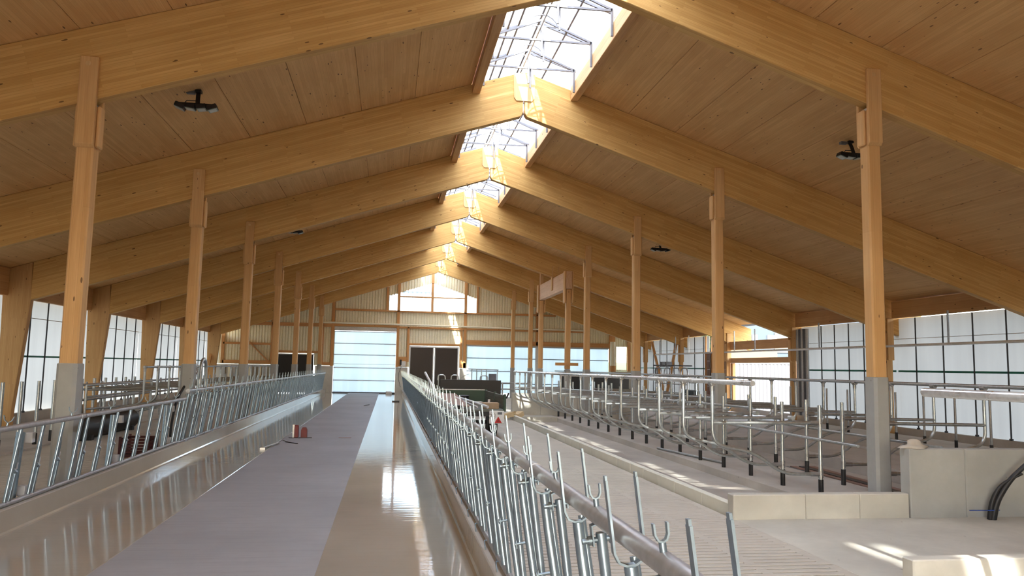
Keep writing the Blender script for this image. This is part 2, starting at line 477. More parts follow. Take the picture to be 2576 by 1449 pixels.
slab('walkway_slab', 4.468, 9.5, 29.8, YE, ZW, 'concrete', 'walkway floor beyond the far cross wall')
slab('bed_slab', XL, -7.3, YB, YE, ZC, 'concrete_dark', 'raised cubicle bed along the left wall')
# kerb blocks on the right: each cast length one piece
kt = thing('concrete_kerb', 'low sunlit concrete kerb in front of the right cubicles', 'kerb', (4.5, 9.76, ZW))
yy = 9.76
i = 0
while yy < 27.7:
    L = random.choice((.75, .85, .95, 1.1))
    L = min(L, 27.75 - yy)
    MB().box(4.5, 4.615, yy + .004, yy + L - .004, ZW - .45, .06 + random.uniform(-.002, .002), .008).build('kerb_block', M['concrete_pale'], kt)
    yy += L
kt = thing('concrete_kerb', 'long low concrete kerb along the second walkway behind the cubicles', 'kerb', (9.42, 9.76, ZW))
MB().box(9.36, 9.49, 9.76, 29.5, ZW - .4, .05, .01).build('kerb_block', M['concrete_dark'], kt)
# low and high cross walls
t = thing('low_wall', 'low pale concrete wall closing off the front end of the cubicle beds', 'wall', (5.7, 9.66, ZW))
for a, b in ((4.44, 5.45), (5.45, 6.22), (6.22, 6.94)):
    MB().box(a + .002, b - .002, 9.56, 9.74, ZW - .3, .215, .012).build('wall_section', M['concrete'], t)
t = thing('high_wall', 'chest-high pale concrete wall with a cloth on its corner', 'wall', (9.0, 9.66, ZW))
for a, b in ((6.945, 7.78), (7.78, 8.72), (8.72, 9.9), (9.9, 11.3), (11.3, 12.4)):
    MB().box(a + .002, b - .002, 9.54, 9.75, ZW - .3, .805, .012).build('wall_section', M['concrete_wall'], t)
t = thing('low_wall', 'short low concrete wall nearest the camera at the right edge', 'wall', (5.6, 6.26, ZW))
for a, b in ((4.52, 5.72), (5.72, 8.0)):
    MB().box(a + .002, b - .002, 6.205, 6.36, ZW - .05, .21, .012).build('wall_section', M['concrete'], t)
t = thing('cross_wall', 'far concrete cross wall with a ledge at the end of the cubicle beds', 'wall', (7.0, 29.7, ZW))
for a, b in ((4.72, 5.85), (5.85, 7.3), (7.3, 9.45)):
    MB().box(a + .002, b - .002, 29.52, 29.78, ZW - .3, .80, .012).build('wall_section', M['concrete'], t)
MB().box(4.64, 6.25, 28.3, 29.51, ZBED - .1, -.02, .01).build('ledge', M['concrete'], t)

# ------------------------------------------------------------------ roof
ceil = struct(MB().prism([(RX + 1.25, ZT - SL * 1.25 + .20), (17.2, deck_z(17.2) + .20), (17.2, deck_z(17.2) + .24), (RX + 1.25, ZT - SL * 1.25 + .24)], YB - .4, YE + .6).build('ceiling', M['grey_dark']), 'underside of the timber roof')
MB().prism([(RX - 1.25, ZT - SL * 1.25 + .20), (-11.6, deck_z(-11.6) + .20), (-11.6, deck_z(-11.6) + .24), (RX - 1.25, ZT - SL * 1.25 + .24)], YB - .4, YE + .6).build('roof_skin', M['grey_dark'], ceil)
# panels: seams measured at x
xsR = [4.05] + [5.27 + 1.13 * i for i in range(11)]
xsL = [1.62] + [.36 - 1.152 * i for i in range(11)]
ysp = [YB - .4] + [f + .1 for f in FR] + [YE + .6]
pm = {}
for side, xs in ((1, xsR), (-1, xsL)):
    for j in range(len(xs) - 1):
        a, b = xs[j], xs[j + 1]
        wl = abs(b - a) / math.cos(TH)
        mid = (a + b) / 2
        for i in range(len(ysp) - 1):
            y0, y1 = ysp[i], ysp[i + 1]
            key = (round(wl, 3), round(y1 - y0, 3))
            if key not in pm:
                m = MB(); hw, hl = wl / 2 - .003, (y1 - y0) / 2 - .002
                m.box(-hw, hw, -hl, hl, 0, .17, .006)
                pm[key] = m.mesh('roof_panel', M['deck'])
            inst('roof_panel', pm[key], ceil, (mid, (y0 + y1) / 2, deck_z(mid) + .002), (0, side * TH, 0))

# rafters ----------------------------------------------------------
def rafter_mesh(side):
    """polygon in x (away from ridge, horizontal) and z, then turned so grain runs along local x"""
    e = 14.3 if side > 0 else 12.52
    g = .022
    P = [(g, ZT - .02), (g, 7.52), (g + .05, 7.44), (e, ZB - SL * e), (e, ZT - SL * e - .002), (.0 + g, ZT - SL * g - .002)]
    P = [P[1], P[2], P[3], P[4], P[5]]
    m = MB().prism(P, 0, .20)
    m.v = [(x, y, z - 8.0) for x, y, z in m.v]
    c, s_ = math.cos(TH), math.sin(TH)
    m.v = [(x * c - z * s_, y, x * s_ + z * c) for x, y, z in m.v]
    return m.mesh('glulam_rafter', M['glulam'])
rmR, rmL = rafter_mesh(1), rafter_mesh(-1)
def place_rafter(mesh, side, y, label):
    o = bpy.data.objects.new('glulam_rafter', mesh); COL.objects.link(o)
    o.location = (RX, y if side > 0 else y + .2, 8.0)
    o.rotation_euler = (0, TH, 0) if side > 0 else (0, TH, PI)
    if side < 0:
        o.rotation_euler = (Matrix.Rotation(PI, 3, 'Z') @ Matrix.Rotation(TH, 3, 'Y')).to_euler()
    b = o.modifiers.new('bevel', 'BEVEL'); b.width = .008; b.segments = 1; b.limit_method = 'ANGLE'
    tag(o, label, 'rafter', 'glulam rafters')
    return o
for i, y in enumerate(FR):
    if i < NV:
        nm = ['rearmost', 'middle', 'last'][i]
        lab = '%%s glulam rafter of the %s frame behind the camera' % nm
    else:
        lab = '%%s glulam rafter of the %s frame from the camera' % ORD[i - NV]
    place_rafter(rmR, 1, y, lab % 'right')
    place_rafter(rmL, -1, y, lab % 'left')
    # apex gusset plate on the face
    g = MB().prism([(2.555, 8.43), (2.575, 7.86), (2.63, 7.79), (2.985, 7.79), (3.045, 7.86), (3.06, 8.43)], y - .028, y - .002)
    o = g.build('apex_plate', M['plate_wood'], off=(2.81, y - .03, 7.79), bevel=.003)
    if i >= NV: tag(o, 'pale wooden apex plate on the ridge joint of the %s frame' % ORD[i - NV], 'plate', 'apex plates')
    else: tag(o, 'pale wooden apex plate on the %s frame behind the camera' % ['rearmost', 'middle', 'last'][i], 'plate', 'apex plates')
    # left haunched eave leg
    P = [(-9.735, deck_z(-9.735) - .004), (-9.70, 3.40), (-9.955, .40), (-9.965, ZC - .02), (-10.33, ZC - .02), (-10.42, 3.44), (-10.42, deck_z(-10.42) - .004)]
    yy = y
    g = MB().prism(P, yy + .005, yy + .195).build('eave_column', M['leg_wood'], off=(-10, yy + .1, 0), bevel=.01)
    if i >= NV: tag(g, 'tapered glulam eave leg of the %s frame at the left wall' % ORD[i - NV], 'post', 'left eave legs')
    else: tag(g, 'tapered left eave leg of the %s frame behind the camera' % ['rearmost', 'middle', 'last'][i], 'post', 'left eave legs')
    # right eave post
    t = empty('eave_column', (15.95, yy, ZC)); 
    MB().box(15.85, 16.05, yy + .02, yy + .18, ZC - .02, raft_z(15.95) - .04, .012).build('post_shaft', M['post_wood'], t)
    for s_ in (-1, 1):
        MB().box(15.84, 16.06, yy + (.205 if s_ > 0 else -.06), yy + (.26 if s_ > 0 else -.005), 2.25, raft_z(15.95) + .45, .012).build('cheek', M['post_wood'], t)
    MB().box(15.80, 15.849, yy + .0, yy + .2, 2.25, raft_z(15.95) - .06, .012).build('packing', M['post_wood'], t)
    if i >= NV: tag(t, 'timber eave post of the %s frame at the right wall' % ORD[i - NV], 'post', 'right eave posts')
    else: tag(t, 'right eave post of the %s frame behind the camera' % ['rearmost', 'middle', 'last'][i], 'post', 'right eave posts')

# inner posts on concrete sockets ----------------------------------
def post(x, y, base, sock, label, group, forkdir=1):
    """timber post forked round the rafter; y = centre of the rafter"""
    t = thing('timber_post', label, 'post', (x, y, base), group)
    c = .028
    def chamf(hx, hy, z0, z1, cc):
        P = [(x - hx + cc, y - hy), (x + hx - cc, y - hy), (x + hx, y - hy + cc), (x + hx, y + hy - cc), (x + hx - cc, y + hy), (x - hx + cc, y + hy), (x - hx, y + hy - cc), (x - hx, y - hy + cc)]
        return MB().prism(P, z0, z1, 'Z')
    chamf(.125, .145, base, sock, .04).build('concrete_socket', M['concrete_post'], t)
    MB().box(x - .11, x + .11, y - .12, y + .12, sock, sock + .006).build('base_plate', M['steel_dull'], t)
    zr = raft_z(x)
    chamf(.11, .11, sock + .006, zr - .06, .022).build('post_shaft', M['post_wood'], t)
    top = zr + .60
    bot = zr - .63
    for s_, nm in ((-1, 'front_cheek'), (1, 'back_cheek')):
        a, b = (y + s_ * .102, y + s_ * .165)
        if s_ < 0: a, b = b, a
        pts = [(a, bot + .05), (a, top), (b, top), (b, bot + .05), (b - (.045 if s_ > 0 else 0), bot), (a + (.045 if s_ < 0 else 0), bot)]
        MB().prism(pts, x - .115, x + .115, 'X').build(nm, M['post_wood'], t, bevel=.008)
    MB().box(x - .16, x - .1105, y - .085, y + .085, bot + .02, zr - .05, .015).build('side_block', M['post_wood'], t)
    MB().box(x + .1105, x + .16, y - .085, y + .085, bot + .02, zr - .05, .015).build('side_block', M['post_wood'], t)
    MB().box(x - .07, x + .07, y - .099, y + .099, zr - .058, zr - .004).build('bearing_plate', M['steel_dull'], t)
    MB().tube([(x - .01, y - .1655, top - .10), (x - .01, y - .168, top - .10)], .035, 14).build('dowel_plug', M['plate_wood'], t)
    return t
for i, y in enumerate(FR):
    n = i - NV
    if n >= 0:
        post(-4.07, y + .1, ZW - .3, 1.73, 'timber post of the %s frame in the row left of the feed table' % ORD[n], 'left row of posts')
        if n != 4:
            post(7.46 if n else 7.34, y + .1, ZC - .3, 1.75, 'timber post of the %s frame in the row among the right cubicles' % ORD[n], 'right row of posts')
    else:
        post(-4.07, y + .1, ZW - .3, 1.73, 'left row timber post of the %s frame behind the camera' % ['rearmost', 'middle', 'last'][i], 'left row of posts')
        post(7.4, y + .1, ZW - .3, 1.75, 'right row timber post of the %s frame behind the camera' % ['rearmost', 'middle', 'last'][i], 'right row of posts')
# frame five: two posts and a header carry the rafter
hb = MB().box(7.36, 7.60, 31.9, 38.3, 5.17, 5.93).build('header_beam', M['header_wood'], off=(7.48, 35, 5.17), bevel=.01)
tag(hb, 'deep pale timber header beam carrying the fifth frame on the right', 'beam')
for (y, lab, topz) in ((32.1, 'nearer', deck_z(7.48) - .25), (38.05, 'farther', deck_z(7.48) - .25)):
    t = thing('timber_post', '%s of the two timber posts under the deep header beam' % lab, 'post', (7.48, y, ZC), 'header posts')
    MB().box(7.36, 7.60, y - .14, y + .14, ZC - .2, 1.75, .04).build('concrete_socket', M['concrete_post'], t)
    MB().box(7.37, 7.59, y - .11, y + .11, 1.752, 5.165, .02).build('post_shaft', M['post_wood'], t)
    for s_ in (-1, 1):
        MB().box(7.48 + s_ * .121, 7.48 + s_ * .20, y - .16, y + .16, 4.55, 5.95, .03).build('cheek', M['post_wood'], t)
    MB().box(7.40, 7.56, y - .12, y + .12, 5.935, topz - .8 if lab == 'nearer' else 6.75, .012).build('upper_post', M['post_wood'], t)
t = thing('hanger_post', 'short timber hanger joining the header beam to the fifth rafter', 'post', (7.48, 34.78, 5.0))
for s_ in (-1, 1):
    MB().box(7.48 + s_ * .122, 7.48 + s_ * .18, 34.66, 34.90, 5.35, 6.5, .03).build('cheek', M['post_wood'], t)
o = MB().box(6.92, 7.92, 31.93, 31.955, 1.90, 2.02, .004).build('sign_plank', M['timber_x'], off=(7.4, 31.94, 1.9))
tag(o, 'short plank nailed crosswise low on the nearer header post', 'plank')

# eave beams and ridge trimmers, skylight --------------------------
for i in range(len(FR) - 1):
    y0, y1 = FR[i] + .2, FR[i + 1]
    nm = ('%s bay from the camera' % ORD[i - NV]) if i >= NV else ('%s unseen bay' % ['rearmost', 'middle', 'nearest'][i])
    o = MB().box(-10.42, -10.28, y0 + .002, y1 - .002, 3.46, deck_z(-10.28) - .01, .01).build('eave_beam', M['timber_y'], off=(-10.35, (y0 + y1) / 2, 3.46))
    tag(o, 'left timber eave beam above the curtain, %s' % nm, 'beam', 'eave beams')
    if i != NV + 3:
        o = MB().box(15.98, 16.14, y0 + .07, y1 - .07, 3.60, deck_z(16.14) - .01, .01).build('eave_beam', M['timber_y'], off=(16.06, (y0 + y1) / 2, 3.60))
        tag(o, 'right timber eave beam above the curtain in the %s' % nm, 'beam', 'eave beams')
    for s_, x0, x1, sd in ((-1, 1.62, 1.80, 'left'), (1, 3.885, 4.05, 'right')):
        z1 = deck_z(x0 if s_ < 0 else x1)
        o = MB().box(x0, x1, y0 + .002, y1 - .002, z1 - .21, z1 + .12, .008).build('ridge_trimmer', M['timber_y'], off=((x0 + x1) / 2, (y0 + y1) / 2, z1 - .21))
        tag(o, '%s timber trimmer of the ridge opening in the %s' % (sd, nm), 'beam', 'ridge trimmers')
    # upstand boards
    o = MB().box(4.01, 4.045, y0 - .05, y1 + .05, deck_z(4.05) + .122, 8.66).build('upstand_board', M['header_wood'], off=(4.03, (y0 + y1) / 2, 8.2))
    tag(o, 'pale plywood upstand right of the ridge light in the %s' % nm, 'board', 'ridge upstands')
    o = MB().box(1.63, 1.665, y0 - .05, y1 + .05, deck_z(1.62) + .122, 8.66).build('upstand_board', M['header_wood'], off=(1.65, (y0 + y1) / 2, 8.2))
    tag(o, 'pale plywood upstand left of the ridge light in the %s' % nm, 'board', 'ridge upstands')
    # trusses
    for q, dyy in enumerate((-.42, -1.92, -3.42, -4.92)):
        yt = y1 + dyy
        t = thing('skylight_truss', '%s steel truss back from the far rafter, ridge light, %s' % (ORD[q], nm), 'truss', (2.84, yt, 8.4), 'ridge light trusses')
        m = MB()
        for p_, q_ in (((1.82, 8.40), (3.86, 8.42)), ((1.82, 8.42), (2.84, 8.84)), ((3.86, 8.44), (2.84, 8.84))):
            m.beam((p_[0], yt, p_[1]), (q_[0], yt, q_[1]), .04, .04)
        m.build('chords', M['truss_grey'], t)
        for xx in (1.83, 3.86):
            MB().box(xx - .02, xx + .02, yt - .02, yt + .02, 7.93, 8.46).build('end_post', M['truss_grey'], t)
        MB().box(2.80, 2.86, yt - .03, yt + .03, 8.38, 8.84).build('king_plate', M['truss_grey'], t)
        if q % 2 == 0 or q == 1:
            MB().tube([(2.80, yt - .16, 8.0), (2.80, yt - .16, 8.5)], .022, 8).build('hanging_rod', M['truss_grey'], t)
            MB().tube([(2.88, yt + .06, 7.98), (2.88, yt + .06, 8.5)], .02, 8).build('hanging_rod', M['truss_grey'], t)
            MB().tube(arc((2.84, yt, 8.62), (1, 0, 0), (0, 0, 1), .33, .25, PI - .25, 8), .013, 6).build('rack_bow', M['truss_grey'], t)
            m = MB(); m.beam((2.53, yt, 8.70), (3.15, yt, 8.70), .02, .02); m.beam((2.84, yt, 8.70), (2.84, yt, 8.95), .02, .02)
            m.build('rack_frame', M['truss_grey'], t)
# glazing bars and panes, all bays
bays = [(YB - .4, FR[0])] + [(FR[i] + .2, FR[i + 1]) for i in range(len(FR) - 1)] + [(FR[-1] + .2, YE + .5)]
for i, (y0, y1) in enumerate(bays):
    nm = ('bay %d from the camera end' % i)
    nm = ('%s bay from the camera' % ORD[i - 1 - NV]) if i > NV else ('%s unseen bay' % ['outermost', 'rearmost', 'middle', 'nearest'][i])
    for s_, sd in ((-1, 'left'), (1, 'right')):
        t = struct(empty('window_%d' % (2 + 2 * i + (s_ > 0)), (RX, (y0 + y1) / 2, 8.7)), '%s translucent pitch of the ridge light, %s' % (sd, nm))
        xi = RX - .40 if s_ < 0 else RX + .04
        xo = RX + s_ * 1.22
        def zc(x): return 9.06 - .33 * abs(x - RX)
        ys_ = [y0 - .1 + (y1 - y0 + .2) * q / 4 for q in range(5)]
        for q in range(4):
            mm = MB(); a, b = ys_[q] + .02, ys_[q + 1] - .02
            xi = RX - .40 if (s_ < 0 or (i == 1 and q != 0)) else RX + .04  # unseen rear bay: most panes close the slit to trim the floor sun patch
            mm.add([(xi, a, zc(xi)), (xo, a, zc(xo)), (xo, b, zc(xo)), (xi, b, zc(xi)),
                    (xi, a, zc(xi) + .01), (xo, a, zc(xo) + .01), (xo, b, zc(xo) + .01), (xi, b, zc(xi) + .01)],
                   [(0, 1, 2, 3), (7, 6, 5, 4), (0, 4, 5, 1), (1, 5, 6, 2), (2, 6, 7, 3), (3, 7, 4, 0)])
            mm.build('pane', M['sky_clear' if s_ < 0 else 'sky_white'], t)
            MB().beam((xi, ys_[q], zc(xi) - .03), (xo, ys_[q], zc(xo) - .03), .04, .05).build('glazing_bar', M['truss_grey'], t)
        xi = RX - .40 if s_ < 0 else RX + .04
        if s_ > 0: MB().box(RX - .39, RX + .03, ys_[0], ys_[-1], 9.02, 9.03).build('sun_dimming_film', M['slit_dimmer'], t)  # film added over the ridge slit to weaken the sun streak
        MB().box(xi - .02, xi + .02, ys_[0], ys_[-1], zc(xi) - .06, zc(xi)).build('ridge_rail', M['truss_grey'], t)
        MB().box(RX + s_ * .62 - .02, RX + s_ * .62 + .02, ys_[0], ys_[-1], zc(RX + .62) - .06, zc(RX + .62) - .012).build('purlin_rail', M['truss_grey'], t)
o = MB().tube([(2.78, YB + 1, 8.62), (2.78, 46.5, 8.62)], .018, 8).build('drive_shaft', M['steel_dull'], off=(2.78, 20, 8.62))
tag(o, 'long thin steel drive shaft running along the ridge light', 'shaft')

# ------------------------------------------------------------------ side walls
# left
wl = struct(MB().box(-10.62, -10.40, YB, YE, -.7, .22, .01).build('wall_left', M['concrete_dark']), 'long left side wall: concrete sill under white curtains')
DXW = .28
wr = struct(MB().box(15.90, 16.12, YB, YE, -.7, .13, .01).build('wall_right', M['concrete_dark']), 'long right side wall: concrete sill under white curtains')
def curtain_bay(par, x, y0, y1, z0, z1, mat, s_):
    m = MB(); n = max(4, int((y1 - y0) / .35)); vs = []; fs = []
    for i in range(n + 1):
        y = y0 + (y1 - y0) * i / n
        for j in range(5):
            zz = z0 + (z1 - z0) * j / 4
            vs.append((x + .012 * math.sin(i * 1.7 + j * .9) * (.4 + .6 * (j % 2)), y, zz))
    for i in range(n):
        for j in range(4):
            a = i * 5 + j; fs.append((a, a + 5, a + 6, a + 1) if s_ > 0 else (a, a + 1, a + 6, a + 5))
    m.add(vs, fs, True); return m.build('curtain', M[mat], par)
def rods(par, x, ys_, z0, z1):
    for y in ys_:
        MB().tube([(x, y, z0), (x, y, z1)], .021, 6).build('rod', M['dark_rod'], par)
        MB().box(x - .03, x + .03, y - .04, y + .04, z0 - .02, z0 + .03).build('rod_foot', M['dark_rod'], par)
for i in range(len(FR)):
    y0 = FR[i] + .2; y1 = FR[i + 1] if i + 1 < len(FR) else YE
    curtain_bay(wl, -10.52, y0 - .2, y1, .2, 3.52, 'curtain_left', 1)
    ys_ = [FR[i] + 1.65 - 1.15 + 1.13 * q for q in range(5) if FR[i] + .5 + 1.13 * q < y1 - .1]
    if i >= NV - 1: rods(wl, -10.36, ys_, .24, 3.46)
    if i >= NV - 1: MB().box(-10.395, -10.375, y0, y1, 1.80, 1.855).build('green_strap', M['green_line'], wl)
    if i >= NV - 1: MB().box(-10.50, -10.49, y0, y1, 2.95, 2.97).build('hem', M['linen'], wl)
    # right, open bay between frames four and five
    spans = [(y0 - .2, y1)]
    if i == NV + 3: spans = []
    if i == NV + 4: spans = [(37.65, y1)]
    for a, b in spans:
        curtain_bay(wr, 16.0, a, b, .10, 3.60, 'curtain_right', -1)
        MB().box(15.925, 15.945, a + .1, b - .02, 1.875, 1.935).build('green_strap', M['green_line'], wr)
        MB().box(15.955, 15.965, a, b, 2.93, 2.945).build('hem', M['linen'], wr)
        if i >= NV - 1:
            st = .873 if i == NV + 2 else 1.185
            yq = {NV + 2: [27.1 - .885 * q for q in range(5)], NV + 1: [21.77 - 1.20 * q for q in range(5)]}.get(i, [a + .6 + 1.185 * q for q in range(5)])
            rods(wr, 15.915, [y for y in yq if a + .1 < y < b - .1], .15, 3.58)
wr.location.x += DXW
# dark folded door stack next to the open bay
t = thing('folded_curtain', 'dark grey folded curtain bundle hanging beside the open bay', 'curtain', (15.78, 28.1, .13))
for q in range(5):
    MB().tube([(16.0, 27.78 + q * .17, .14), (16.0, 27.78 + q * .17, 3.5)], .07, 8).build('fold', M['grey_dark' if q % 2 else 'steel_dull'], t)
MB().tube([(15.86, 27.9, .3), (15.86, 27.9, 3.5)], .012, 6).build('chain', M['white_frame'], t)
# open bay: planks, posts, transom
_mk = set(bpy.data.objects)
t = thing('opening_frame', 'timber frame of the open bay in the right wall', 'frame', (15.8, 31.7, .13))
MB().box(15.72, 15.92, 28.9, 34.66, 2.80, 3.19, .01).build('upper_board', M['timber_y'], t)
MB().box(15.72, 15.92, 28.9, 34.66, 2.185, 2.42, .01).build('lower_board', M['timber_y'], t)
for y in (29.0, 34.55):
    MB().box(15.74, 15.90, y - .1, y + .1, .13, 2.18, .012).build('jamb', M['timber_z'], t)
t = thing('plank_partition', 'brown panel of rough boards with an open window above, right wall', 'panel', (15.85, 36.2, .13))
for q in range(6):
    MB().box(15.80, 15.86, 34.95, 37.55, .15 + q * .43, .15 + q * .43 + .42, .008).build('board', M['rust_board'], t)
for y in (34.93, 36.9, 37.6): MB().box(15.72, 15.80, y - .06, y + .06, .13, 3.56, .01).build('stud', M['timber_z'], t)
# bracing in the far right bay
o = MB().beam((15.6, 45.4, 3.5), (15.6, 43.2, .3), .12, .14).build('wind_brace', M['timber_z'], off=(15.6, 44.3, .3)); tag(o, 'left timber brace of the V in the far right wall bay', 'brace')
o = MB().beam((15.6, 41.2, 3.5), (15.6, 42.9, .3), .12, .14).build('wind_brace', M['timber_z'], off=(15.6, 42, .3)); tag(o, 'right timber brace of the V in the far right wall bay', 'brace')
o = MB().beam((-10.2, 47.6, 3.4), (-10.15, 45.4, .3), .12, .14).build('wind_brace', M['timber_z'], off=(-10.2, 46, .3)); tag(o, 'timber brace leaning in the far left wall bay', 'brace')
for _o in set(bpy.data.objects) - _mk:
    if _o.parent is None and _o.location.x > 15: _o.location.x += DXW
# curtain winding tube along the right wall with brackets
t = thing('winding_tube', 'white curtain winding tube on brackets along the right wall', 'tube', (15.5, 26, 2.7))
MB().tube([(15.45, 12, 2.68), (15.45, 43.5, 2.68)], .04, 10).build('tube', M['pipe_white'], t)
for y in (15.2, 19.4, 22.4, 26.0, 31.0, 33.0, 38.4, 40.3, 42.6):
    MB().box(15.46, 15.80, y - .012, y + .012, 2.66, 2.70).build('bracket', M['steel_dull'], t)
    MB().box(15.43, 15.47, y - .02, y + .02, 2.72, 3.62).build('bracket', M['steel_dull'], t)

# ------------------------------------------------------------------ far gable
XA, XB = -10.3, 15.9
def gable_top(x): return deck_z(x) + .05
def intervals(x):
    lo, hi = (1.66 if x < 1.2 or x > 4.4 else 0.0), gable_top(x)
    cuts = []
    if -3.42 <= x <= .39: cuts.append((0, 4.10))
    if 1.2 <= x <= 4.4: cuts.append((0, 3.02))
    if 4.83 <= x <= 14.18: cuts.append((0, 3.2))
    if -7.0 <= x <= -4.55: cuts.append((0, 2.38))
    if -.17 <= x <= 5.4:
        wt = 7.02 - .33 * abs(x - 2.6)
        cuts.append((5.21, wt))
    if 14.75 <= x <= 15.45: cuts.append((1.75, 3.25))
    segs = [(lo, hi)]
    for a, b in cuts:
        ns = []
        for s0, s1 in segs:
            if b <= s0 or a >= s1: ns.append((s0, s1)); continue
            if a > s0: ns.append((s0, a))
            if b < s1: ns.append((b, s1))
        segs = ns
    return segs
gm = MB(); px = .1725
x = XA
prof = [(0, 0), (.55, 0), (.68, .05), (.87, .05), (1.0, 0)]
while x < 16.1:
    sg = intervals(x + px / 2)
    for s0, s1 in sg:
        vs = []; 
        for fr, d in prof:
            xx = x + fr * px
            top = s1 if s1 < gable_top(x + px / 2) - .01 else gable_top(xx)
            vs += [(xx, YE + .12 + d, s0), (xx, YE + .12 + d, top)]
        gm.add(vs, [(2 * q, 2 * q + 2, 2 * q + 3, 2 * q + 1) for q in range(4)])
    x += px
wb = struct(gm.build('wall_back', M['cream_sheet']), 'far gable wall of cream trapezoidal metal sheet')
# backing behind sheets (outer skin, opaque) – framing timbers as pieces
def stud(x0, x1, z0, z1, d0=.0, d1=.12, mat='timber_z', nm='stud'):
    return MB().box(x0, x1, YE + d0, YE + d1, z0, z1, .008).build(nm, M[mat], wb)
for a, b, z0, z1 in ((-3.62, -3.43, 0, 6.0), (.39, .56, 0, 7.3), (4.62, 4.80, 0, 7.35), (2.50, 2.66, 7.0, 7.9), (-.30, -.17, 5.2, 6.9), (5.40, 5.52, 5.2, 6.9),
                     (1.06, 1.20, 2.0, 4.2), (4.42, 4.55, 1.7, 4.1), (-4.2, -4.06, 1.7, 4.2), (-7.2, -7.03, 1.7, 4.7), (9.3, 9.5, 3.2, 5.6), (14.2, 14.6, 0, 4.1), (15.45, 15.65, 0, 3.9), (-10.1, -9.9, 1.7, 4.0), (-8.9, -8.75, 1.7, 4.4)):
    stud(a, b, z0, z1)
for a, b, z0, z1 in ((-3.43, -.30, 5.10, 5.22), (5.52, 10.6, 5.10, 5.22), (-10.0, -3.62, 4.05, 4.26), (-3.43, .39, 4.11, 4.30), (.56, 4.62, 4.08, 4.20), (4.8, 12.5, 4.08, 4.2),
                     (4.80, 14.2, 3.16, 3.44), (1.2, 4.42, 3.03, 3.16), (-7.03, -4.2, 2.40, 2.54), (-10.0, -7.2, 2.85, 2.98), (-10.0, -7.2, 1.70, 1.90), (-4.06, -3.62, 1.68, 1.86), (.56, 1.06, 1.68, 2.3), (4.55, 4.80, 1.66, 2.0),
                     (-.30, 5.52, 5.10, 5.20)):
    stud(a, b, z0, z1, 0, .11, 'timber_x', 'girt')
MB().beam((-8.6, YE - .02, 3.15), (-7.25, YE - .02, 1.8), .06, .2, (0, 1, 0)).build('diagonal_brace', M['timber_x'], wb)
for a, b in ((-10.4, -7.0), (-4.5, -3.43), (.40, 1.16), (4.42, 4.82), (14.6, 16.1)):
    MB().box(a, b, YE - .02, YE + .2, -.1, 1.65, .01).build('plinth', M['concrete'], wb)
for q in range(10):
    MB().box(-9.9 + q * .3, -9.9 + q * .3 + .13, YE - .12, YE - .03, -.1, 1.58).build('leaning_sheet', M['cream_sheet' if q % 2 else 'steel_dull'], wb)
# gable rafters
for s_, e in ((1, 12.9), (-1, 12.9)):
    MB().beam((RX, YE + .05, 7.95), (RX + s_ * e, YE + .05, 7.95 - SL * e), .1, .24).build('verge_rafter', M['timber_x'], wb)
# back skin for gable above etc.
# door 1 sectional
d = struct(empty('door_1', (-1.5, YE + .1, 0)), 'wide translucent sectional door at the end of the feed table')
zs = [.05, .78, 1.56, 2.36, 3.06, 3.80, 3.99]
for q in range(5):
    MB().box(-3.40, .37, YE + .10, YE + .13, zs[q] + .02, zs[q + 1] - .02).build('door_panel', M['door_skin'], d)
    MB().box(-3.42, .39, YE + .08, YE + .12, zs[q + 1] - .02, zs[q + 1] + .02).build('section_rail', M['steel_white'], d)
MB().box(-3.42, .39, YE + .06, YE + .12, 0, .07).build('bottom_seal', M['grey_dark'], d)
MB().box(-3.42, .39, YE + .04, YE + .14, 3.86, 4.10).build('door_header', M['steel_dull'], d)
MB().box(-3.42, .39, YE + .095, YE + .10, 1.78, 1.80).build('cable', M['steel_dull'], d)
# door 2 wide
d = struct(empty('door_2', (9.5, YE + .1, 0)), 'very wide translucent sectional door in the right half of the far wall')
zs = [.1, .72, 1.5, 2.32, 3.08]
for xa, xb in ((4.86, 9.3), (9.5, 14.16)):
    for q in range(4):
        MB().box(xa, xb, YE + .10, YE + .13, zs[q] + .015, zs[q + 1] - .015).build('door_panel', M['door_skin'], d)
        MB().box(xa, xb, YE + .08, YE + .12, zs[q + 1] - .02, zs[q + 1] + .02).build('section_rail', M['grey_dark'], d)
MB().box(4.84, 14.18, YE + .02, YE + .14, 3.08, 3.17).build('door_header', M['steel_dull'], d)
MB().box(9.3, 9.5, YE + .06, YE + .16, 0, 3.1).build('centre_post', M['white_frame'], d)
# door 3 black double
d = struct(empty('door_3', (2.8, YE + .05, 0)), 'tall black double door with a pale frame')
for xa, xb in ((1.30, 2.70), (2.86, 4.26)):
    MB().box(xa, xb, YE + .03, YE + .09, .06, 2.90).build('door_leaf', M['brown_black'], d)
for xa, xb in ((1.22, 1.30), (2.70, 2.76), (2.80, 2.86), (4.26, 4.34)):
    MB().box(xa, xb, YE + .01, YE + .10, 0, 2.92).build('frame_post', M['white_frame'], d)
MB().box(1.22, 4.34, YE + .01, YE + .10, 2.90, 2.99).build('frame_head', M['white_frame'], d)
MB().tube([(2.70, YE - .02, 1.05), (2.70, YE - .02, 1.25)], .015, 6).build('door_handle', M['steel'], d)
# door 4 black left
d = struct(empty('door_4', (-5.8, YE + .05, 0)), 'black double door on the left of the far wall')
for xa, xb in ((-6.95, -5.86), (-5.70, -4.62)):
    MB().box(xa, xb, YE + .03, YE + .09, 0, 2.30).build('door_leaf', M['black_panel'], d)
MB().box(-5.86, -5.70, YE + .01, YE + .1, 0, 2.32).build('frame_post', M['white_frame'], d)
MB().box(-7.0, -4.58, YE + .01, YE + .1, 2.30, 2.36).build('frame_head', M['white_frame'], d)
